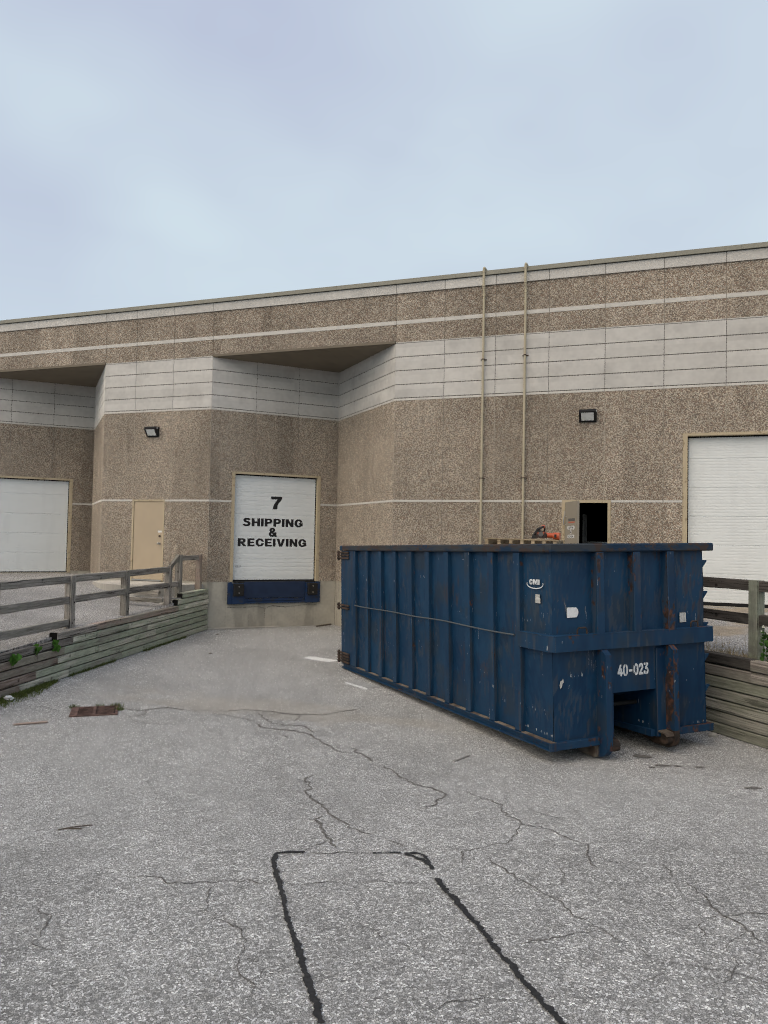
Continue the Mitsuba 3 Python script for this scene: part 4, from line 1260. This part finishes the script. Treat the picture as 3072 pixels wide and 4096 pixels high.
# ------------------------------------------------------------------ the pallet on the load, the saw on the pallet
PX0, PY0, PW, PD, PZ = -2.63, 11.62, 1.15, .88, 2.395
pa = thing('wooden_pallet', 'pale wooden pallet lying on top of the container load', 'pallet')
pm = frame4([math.cos(-.02), 0, math.sin(-.012)], [0, 1, 0], [0, 0, 1], [PX0, PY0, PZ])
def pbeam(name, p0, p1, w, h):
    p0 = (pm @ [*p0, 1])[:3]; p1 = (pm @ [*p1, 1])[:3]
    putbeam(name, p0, p1, w, h, 'pallet_wood', nid(), parent=pa, n=4, c=.003, jit=.0015)
for q, x in enumerate((.06, .25, .43, .60, .765, .93, 1.09)):
    pbeam('stringer', (x, .01, .065), (x, PD - .01, .065), .048, .085)
for q, y in enumerate((.05, .20, .35, .50, .65, .80)):
    pbeam('deck_board', (0, y, .118), (PW, y, .118), .095, .018)
for y in (.05, .43, .80):
    pbeam('deck_board', (0, y, .012), (PW, y, .012), .095, .018)
for q in (0, 1):
    pbx = [(0.0, .0), (.0, .62)][q]
# bearers that carry it: two scrap timbers across the container rims
br = thing('scrap_timber', 'rough scrap timbers bearing the pallet in the container', 'timber')
for yy in (.14, .70):
    a = np.array([PX0 - .5, PY0 + yy, PZ - .045]); e = np.array([PX0 + PW + .25, PY0 + yy, PZ - .045])
    putbeam('bearer', a, e, .09, .08, 'pallet_wood', nid(), parent=br, n=4)
ZT = PZ + .128
sa = thing('cutoff_saw', 'orange and black motor saw lying on the wooden pallet', 'saw')
sx, sy = -2.63 + .74, PY0 + .10
S = lambda x, y, z: np.array([sx + x, sy + y, ZT + z])
put('engine_body', trimesh.convex.convex_hull(np.vstack([S(.06, .0, .015), S(.20, .0, .01), S(.20, .0, .09), S(.10, .0, .13), S(.05, .0, .09), S(.06, .16, .015), S(.20, .16, .01), S(.20, .16, .09), S(.10, .16, .13), S(.05, .16, .09)])), 'saw_dark', parent=sa)
put('top_cover', bx(sx + .075, sx + .185, sy - .006, sy + .15, ZT + .055, ZT + .105, .012), 'saw_orange', parent=sa)
put('rear_handle', tube([S(.005, .07, .025), S(.03, .07, .08), S(.07, .07, .14), S(.12, .07, .17)], .020, 10), 'black_metal', parent=sa, smooth=40)
put('rear_foot', trimesh.convex.convex_hull(np.vstack([S(-.02, .03, .0), S(.06, .03, .0), S(.07, .03, .05), S(.0, .03, .06), S(-.02, .12, .0), S(.06, .12, .0), S(.07, .12, .05), S(.0, .12, .06)])), 'black_metal', parent=sa)
put('front_handle', tube([S(.10, .0, .10), S(.12, -.01, .15), S(.155, .03, .185), S(.17, .10, .185), S(.165, .16, .15), S(.15, .165, .09)], .014, 10), 'black_metal', parent=sa, smooth=40)
put('filter_cover', trimesh.creation.icosphere(2, .028).apply_translation(S(.155, .07, .185)), 'red_plastic', parent=sa, smooth=True)
put('starter_housing', cyl(S(.13, -.012, .07), S(.13, .01, .07), .038), 'grey_plastic', parent=sa)
put('muffler', trimesh.convex.convex_hull(np.vstack([S(.17, .02, .02), S(.215, .02, .02), S(.215, .02, .075), S(.17, .02, .075), S(.17, .13, .02), S(.215, .13, .02), S(.215, .13, .075), S(.17, .13, .075)])), 'black_metal', parent=sa)
put('arm', cyl(S(.20, .07, .055), S(.325, .07, .050), .040, 14, .034), 'orange_plastic', parent=sa, smooth=40)
put('blade_guard', cyl(S(.315, .01, .045), S(.41, .0, .040), .052, 18, .056), 'orange_plastic', parent=sa, smooth=40)
put('guard_slot', bx(*(S(.335, -.054, .02)[0], S(.365, 0, 0)[0]), sy - .062, sy - .03, ZT + .02, ZT + .07), 'black_metal', parent=sa)

# ------------------------------------------------------------------ catch basin grate
g0, gx, gy = np.array([-7.43, 8.755]), np.array([.79, .613]), np.array([.613, -.79])
dg = thing('drain_grate', 'rusty brown iron catch basin grate with weeds in the pavement', 'drain')
GZ = float(gnd(np.array(g0[0]), np.array(g0[1]))) + .004
gm = frame4([*gx, 0], [*(-gy), 0], [0, 0, 1], [*g0, GZ])
gt = lambda m: (m.apply_transform(gm), m)[1]
put('grate_frame', gt(ext(sbox(-.31, -.275, .31, .275).difference(sbox(-.275, -.245, .275, .245)), .014)), 'grate_rust', parent=dg)
put('grate_pit', gt(bx(-.28, .28, -.25, .25, -.002, .001)), 'timber_end', parent=dg)
for s0 in (-1, 1):
    put('divider' if s0 < 0 else 'end_plate', gt(bx(-.02, .02, -.245, .245, .002, .016) if s0 < 0 else bx(-.275, -.215, -.245, .245, .002, .015)), 'grate_rust', parent=dg)
bars = []
for s0 in (-1, 1):
    for q in range(9):
        y = -.22 + .055 * q
        m = bx(.0, .262, -.0085, .0085, .002, .007); m.apply_transform(trimesh.transformations.rotation_matrix(.10, [0, 0, 1]))
        if s0 < 0: m.apply_transform(np.diag([-1., 1, 1, 1]))
        m.apply_translation([0, y, 0]); bars.append(gt(m))
put('grate_bars', cat(bars), 'grate_rust', parent=dg, kind='stuff')

# ------------------------------------------------------------------ plants
def blades(spots, hmin, hmax, wd, lean, seed):
    r = np.random.RandomState(seed); V, F = [], []
    for x, y, z in spots:
        a = r.uniform(0, 2 * np.pi); h = r.uniform(hmin, hmax); w = r.uniform(.6, 1.2) * wd; l = r.uniform(.1, lean) * h
        dx_, dy_ = np.cos(a), np.sin(a)
        b = len(V)
        V += [[x - dy_ * w, y + dx_ * w, z], [x + dy_ * w, y - dx_ * w, z], [x + dx_ * l * .4 - dy_ * w * .7, y + dy_ * l * .4 + dx_ * w * .7, z + h * .6], [x + dx_ * l * .4 + dy_ * w * .7, y + dy_ * l * .4 - dx_ * w * .7, z + h * .6], [x + dx_ * l, y + dy_ * l, z + h]]
        F += [[b, b + 1, b + 3], [b, b + 3, b + 2], [b + 2, b + 3, b + 4]]
    return trimesh.Trimesh(np.array(V), np.array(F), process=False)


def leafmesh(c, nrm, up, size, r):
    """a rounded leaf folded along its rib"""
    n = nrm / np.linalg.norm(nrm); u = up - n * (up @ n); u /= np.linalg.norm(u); s = np.cross(n, u)
    o = [(-.0, -.5), (.38, -.42), (.5, -.05), (.33, .3), (0, .58), (-.33, .3), (-.5, -.05), (-.38, -.42)]
    P = [c + size * (x * s * 1.0 + y * u) + n * size * (.22 * abs(x) - .12 * y * y) for x, y in o] + [c + n * (-.02 * size)]
    return np.array(P), [[8, i, (i + 1) % 8] for i in range(8)]


def sprig(x, y, z, nrm, nl, size, rad, seed):
    r = np.random.RandomState(seed); V, F = [], []
    for i in range(nl):
        c = np.array([x, y, z]) + r.normal(0, rad, 3) * [1, 1, 1.1] + nrm * r.uniform(.02, .07)
        P, f = leafmesh(c, nrm + r.normal(0, .55, 3), np.array([r.normal(0, .5), r.normal(0, .5), -1.0]), size * r.uniform(.6, 1.2), r)
        F += [[a + len(V) for a in t] for t in f]; V += list(P)
    return trimesh.Trimesh(np.array(V), np.array(F), process=False)


wn = -np.array([LN[0], LN[1], 0])
for i, (px, t, z, nl, word) in enumerate(((0, 8.55, .575, 9, 'leftmost'), (0, 7.90, .60, 7, 'middle'), (0, 7.36, .62, 11, 'rightmost and largest'))):
    c = lp(t)
    k = thing('vine_sprig', f'{word} of three green leaf sprigs growing from the left timber wall', 'vine', 'vine sprigs on the timber wall')
    put('leaves', sprig(c[0], c[1], z, wn, nl, (.10 if i != 1 else .12), .034 if i != 1 else .024, 40 + i), 'leaf_green', parent=k, smooth=False)
    r = np.random.RandomState(60 + i)
    put('stems', cat([tube([[c[0], c[1], z + .03], [*(c - LN * .03), z - .01 + r.uniform(-.02, .02)], [*(c - LN * .012 + LD * r.uniform(-.05, .05)), z - .12 - r.uniform(0, .06)]], .0025, 5) for _ in range(4)]), 'twig_brown', parent=k)
# grass and moss along the foot of the wall
r = np.random.RandomState(5)
sp = []
for _ in range(2600):
    t = r.uniform(7.35, 9.4); w = r.exponential(.11)
    lim = .10 + .30 * sst(7.3, 8.7, t)
    if w > lim: continue
    c = lp(t, -.008 - w); sp.append((c[0], c[1], float(gnd(np.array(c[0]), np.array(c[1])))))
for _ in range(1300):
    t = r.uniform(1.0, 7.4); c = lp(t, -.006 - r.exponential(.018))
    if meshkit.noise(np.array([[t * 1.7, 0, 0]]), 3)[0] > .42: sp.append((c[0], c[1], float(gnd(np.array(c[0]), np.array(c[1])))))
single('grass', blades(sp, .02, .07, .006, .9, 3), 'grass_green', 'low green grass and moss along the foot of the left timber wall', 'grass', kind='stuff')
for i, (a, b_, n_, word) in enumerate(((-.29, .29, 60, 'at the far left corner of'), (.05, .30, 40, 'along the far edge of'), (.29, .27, 70, 'at the far right corner of'), (.33, .0, 60, 'at the right end of'))):
    r = np.random.RandomState(i)
    sp = []
    for _ in range(n_):
        q = (gm @ [a + r.normal(0, .035), b_ + r.normal(0, .018), 0, 1])[:3]; sp.append((q[0], q[1], GZ))
    single('weed_tuft', blades(sp, .02, .07, .005, .9, 9 + i), 'grass_green', f'small green weed tuft {word} the drain grate', 'weed', 'weed tufts round the drain grate')
# tall weeds by the right fence post
for i, (t, off, n_, h, word) in enumerate(((.86, .17, 12, .55, 'nearer'), (1.10, .30, 14, .75, 'taller'))):
    k = thing('flowering_weed', f'{word} tall green weed with small white flowers beside the right fence post', 'weed', 'tall weeds on the right wall')
    r = np.random.RandomState(80 + i); st, lv, fl_ = [], [], []
    for q in range(n_):
        c = rp(t + r.normal(0, .09), off + r.normal(0, .05)); z0 = 1.02
        top = np.array([c[0] + r.normal(0, .07), c[1] + r.normal(0, .07), z0 + h * r.uniform(.5, 1.05)])
        mid = np.array([c[0], c[1], (z0 + top[2]) / 2]) + r.normal(0, .015, 3)
        st.append(tube([[c[0], c[1], z0 - .1], mid, top], .003, 5))
        for j in range(16):
            f = r.uniform(.05, .95); pnt = np.array([c[0], c[1], z0]) * (1 - f) + top * f
            P, F = leafmesh(pnt + r.normal(0, .025, 3), r.normal(0, 1, 3) + [0, -.4, .5], np.array([r.normal(), r.normal(), r.uniform(-.3, .8)]), r.uniform(.03, .065), r)
            P = pnt + (P - pnt) * np.array([1, 1, 1])
            lv.append(trimesh.Trimesh(P, F, process=False))
        if q % 2 == 0:
            for j in range(3): fl_.append(trimesh.creation.icosphere(1, r.uniform(.007, .012)).apply_translation(top + r.normal(0, .022, 3)))
    put('stems', cat(st), 'leaf_dark', parent=k); put('foliage', cat(lv), 'leaf_green' if i else 'leaf_dark', parent=k); put('flowers', cat(fl_), 'flower_white', parent=k)
# dry grass behind the right wall
r = np.random.RandomState(15); sp = []
for _ in range(900):
    c = rp(r.uniform(-1.5, .6), .16 + r.exponential(.25)); sp.append((c[0], c[1], float(ryard(c[0], c[1]))))
single('dry_grass', blades(sp, .03, .12, .003, 1.0, 12), 'straw', 'sparse dry straw grass behind the right timber wall', 'grass', kind='stuff')

# ------------------------------------------------------------------ odds and ends lying about
def rock(x, y, z, s, seed, flat=.6):
    m = trimesh.creation.icosphere(2, 1.0); v = m.vertices
    m.vertices = v * (1 + .55 * (meshkit.fbm(v * 1.3 + seed, 3, seed)[:, None] - .5)) * [s, s * .8, s * flat] + [x, y, z + s * flat * .35]
    return m


gg = lambda x, y: float(gnd(np.array(x), np.array(y)))
for i, (x, y, s, word) in enumerate(((-12.05, 15.35, .16, 'largest'), (-11.75, 15.25, .11, 'leftmost small'), (-11.35, 15.45, .12, 'rounded'), (-12.4, 15.45, .12, 'far left'), (-11.1, 15.3, .09, 'rightmost'))):
    single('concrete_chunk', rock(x, y, float(lyard(x, y)), s, 20 + i), 'stone_grey', f'{word} broken concrete chunk by the steps before the closed beige door', 'rubble', 'rubble before the beige door')
for i, (a, e, word) in enumerate((((-11.75, 14.62, .97), (-10.83, 14.92, .95), 'nearer'), ((-12.3, 15.62, 1.06), (-11.5, 15.70, 1.05), 'farther'))):
    m_, uv_ = beam(float(np.linalg.norm(np.subtract(e, a))), .11, .09, nid())
    x_ = np.subtract(e, a) / np.linalg.norm(np.subtract(e, a)); y_ = np.cross([0, 0, 1], x_); y_ /= np.linalg.norm(y_)
    m_.apply_transform(frame4(x_, y_, np.cross(x_, y_), a))
    single('edging_timber', m_, 'timber_grey', f'{word} rotten edging timber lying before the closed beige door', 'timber', uv=uv_)
m_ = bx(-.16, .16, -.07, .07, 0, .02, .004); m_.apply_transform(trimesh.transformations.rotation_matrix(.4, [0, 0, 1])); m_.apply_translation([*lp(1.98, .12), .955])
single('loose_board', m_, 'strip_grey', 'short pale board end lying on the step of the left timber wall', 'board')
m_ = trimesh.creation.icosphere(3, .050); m_.vertices = m_.vertices * (1 + .7 * (meshkit.noise(m_.vertices * 34, 3)[:, None] - .5)) * [1.5, 1, .7] + [-9.02, 8.79, .04]
single('crumpled_paper', m_, 'paper_white', 'crumpled white paper in the grass at the left edge', 'litter')
single('stone', rock(.60, 10.93, gg(.6, 10.93), .06, 3), 'stone_grey', 'pale grey stone at the foot of the right timber wall', 'stone')
m_, uv_ = beam(.40, .055, .016, nid(), c=.004); m_.apply_transform(frame4([.70, .71, 0], [-.71, .70, 0], [0, 0, 1], [-7.82, 7.72, gg(-7.8, 7.8) + .014]))
single('wood_offcut', m_, 'timber_brown', 'splintered pale wood offcut lying before the drain grate', 'wood', uv=uv_)
z_ = gg(-4.42, 5.03)
single('twig', cat([tube([[-4.50, 4.93, z_ + .014], [-4.42, 5.03, z_ + .016], [-4.33, 5.12, z_ + .012]], .005, 6), tube([[-4.45, 4.99, z_ + .012], [-4.36, 5.03, z_ + .010]], .005, 5)]), 'twig_brown', 'small dark twig lying on the open asphalt at lower left', 'twig')
m_ = bx(-.012, .012, -.16, .16, 0, .008); m_.apply_transform(frame4([.95, -.3, 0], [.3, .95, 0], [0, 0, 1], [-2.15, 8.60, gg(-2.15, 8.6) + .004]))
single('metal_strip', m_, 'strip_grey', 'thin grey strip lying on the asphalt before the container side', 'litter')
single('stick', tube([[-8.93, 19.20, .035], [-8.80, 19.48, .05], [-8.74, 19.75, .045]], .022, 6), 'twig_brown', 'dark stick lying at the foot of the dock wall', 'stick')
for i, (x, y, word) in enumerate(((-10.40, 16.59, 'farther'), (-8.90, 13.94, 'nearer'))):
    m_ = rock(x, y, gg(x, y) + .004, .045, 50 + i, .25)
    single('dead_leaf', m_, 'twig_brown', f'{word} dark dead leaf on the asphalt of the loading well', 'leaf', 'dead leaves in the well')
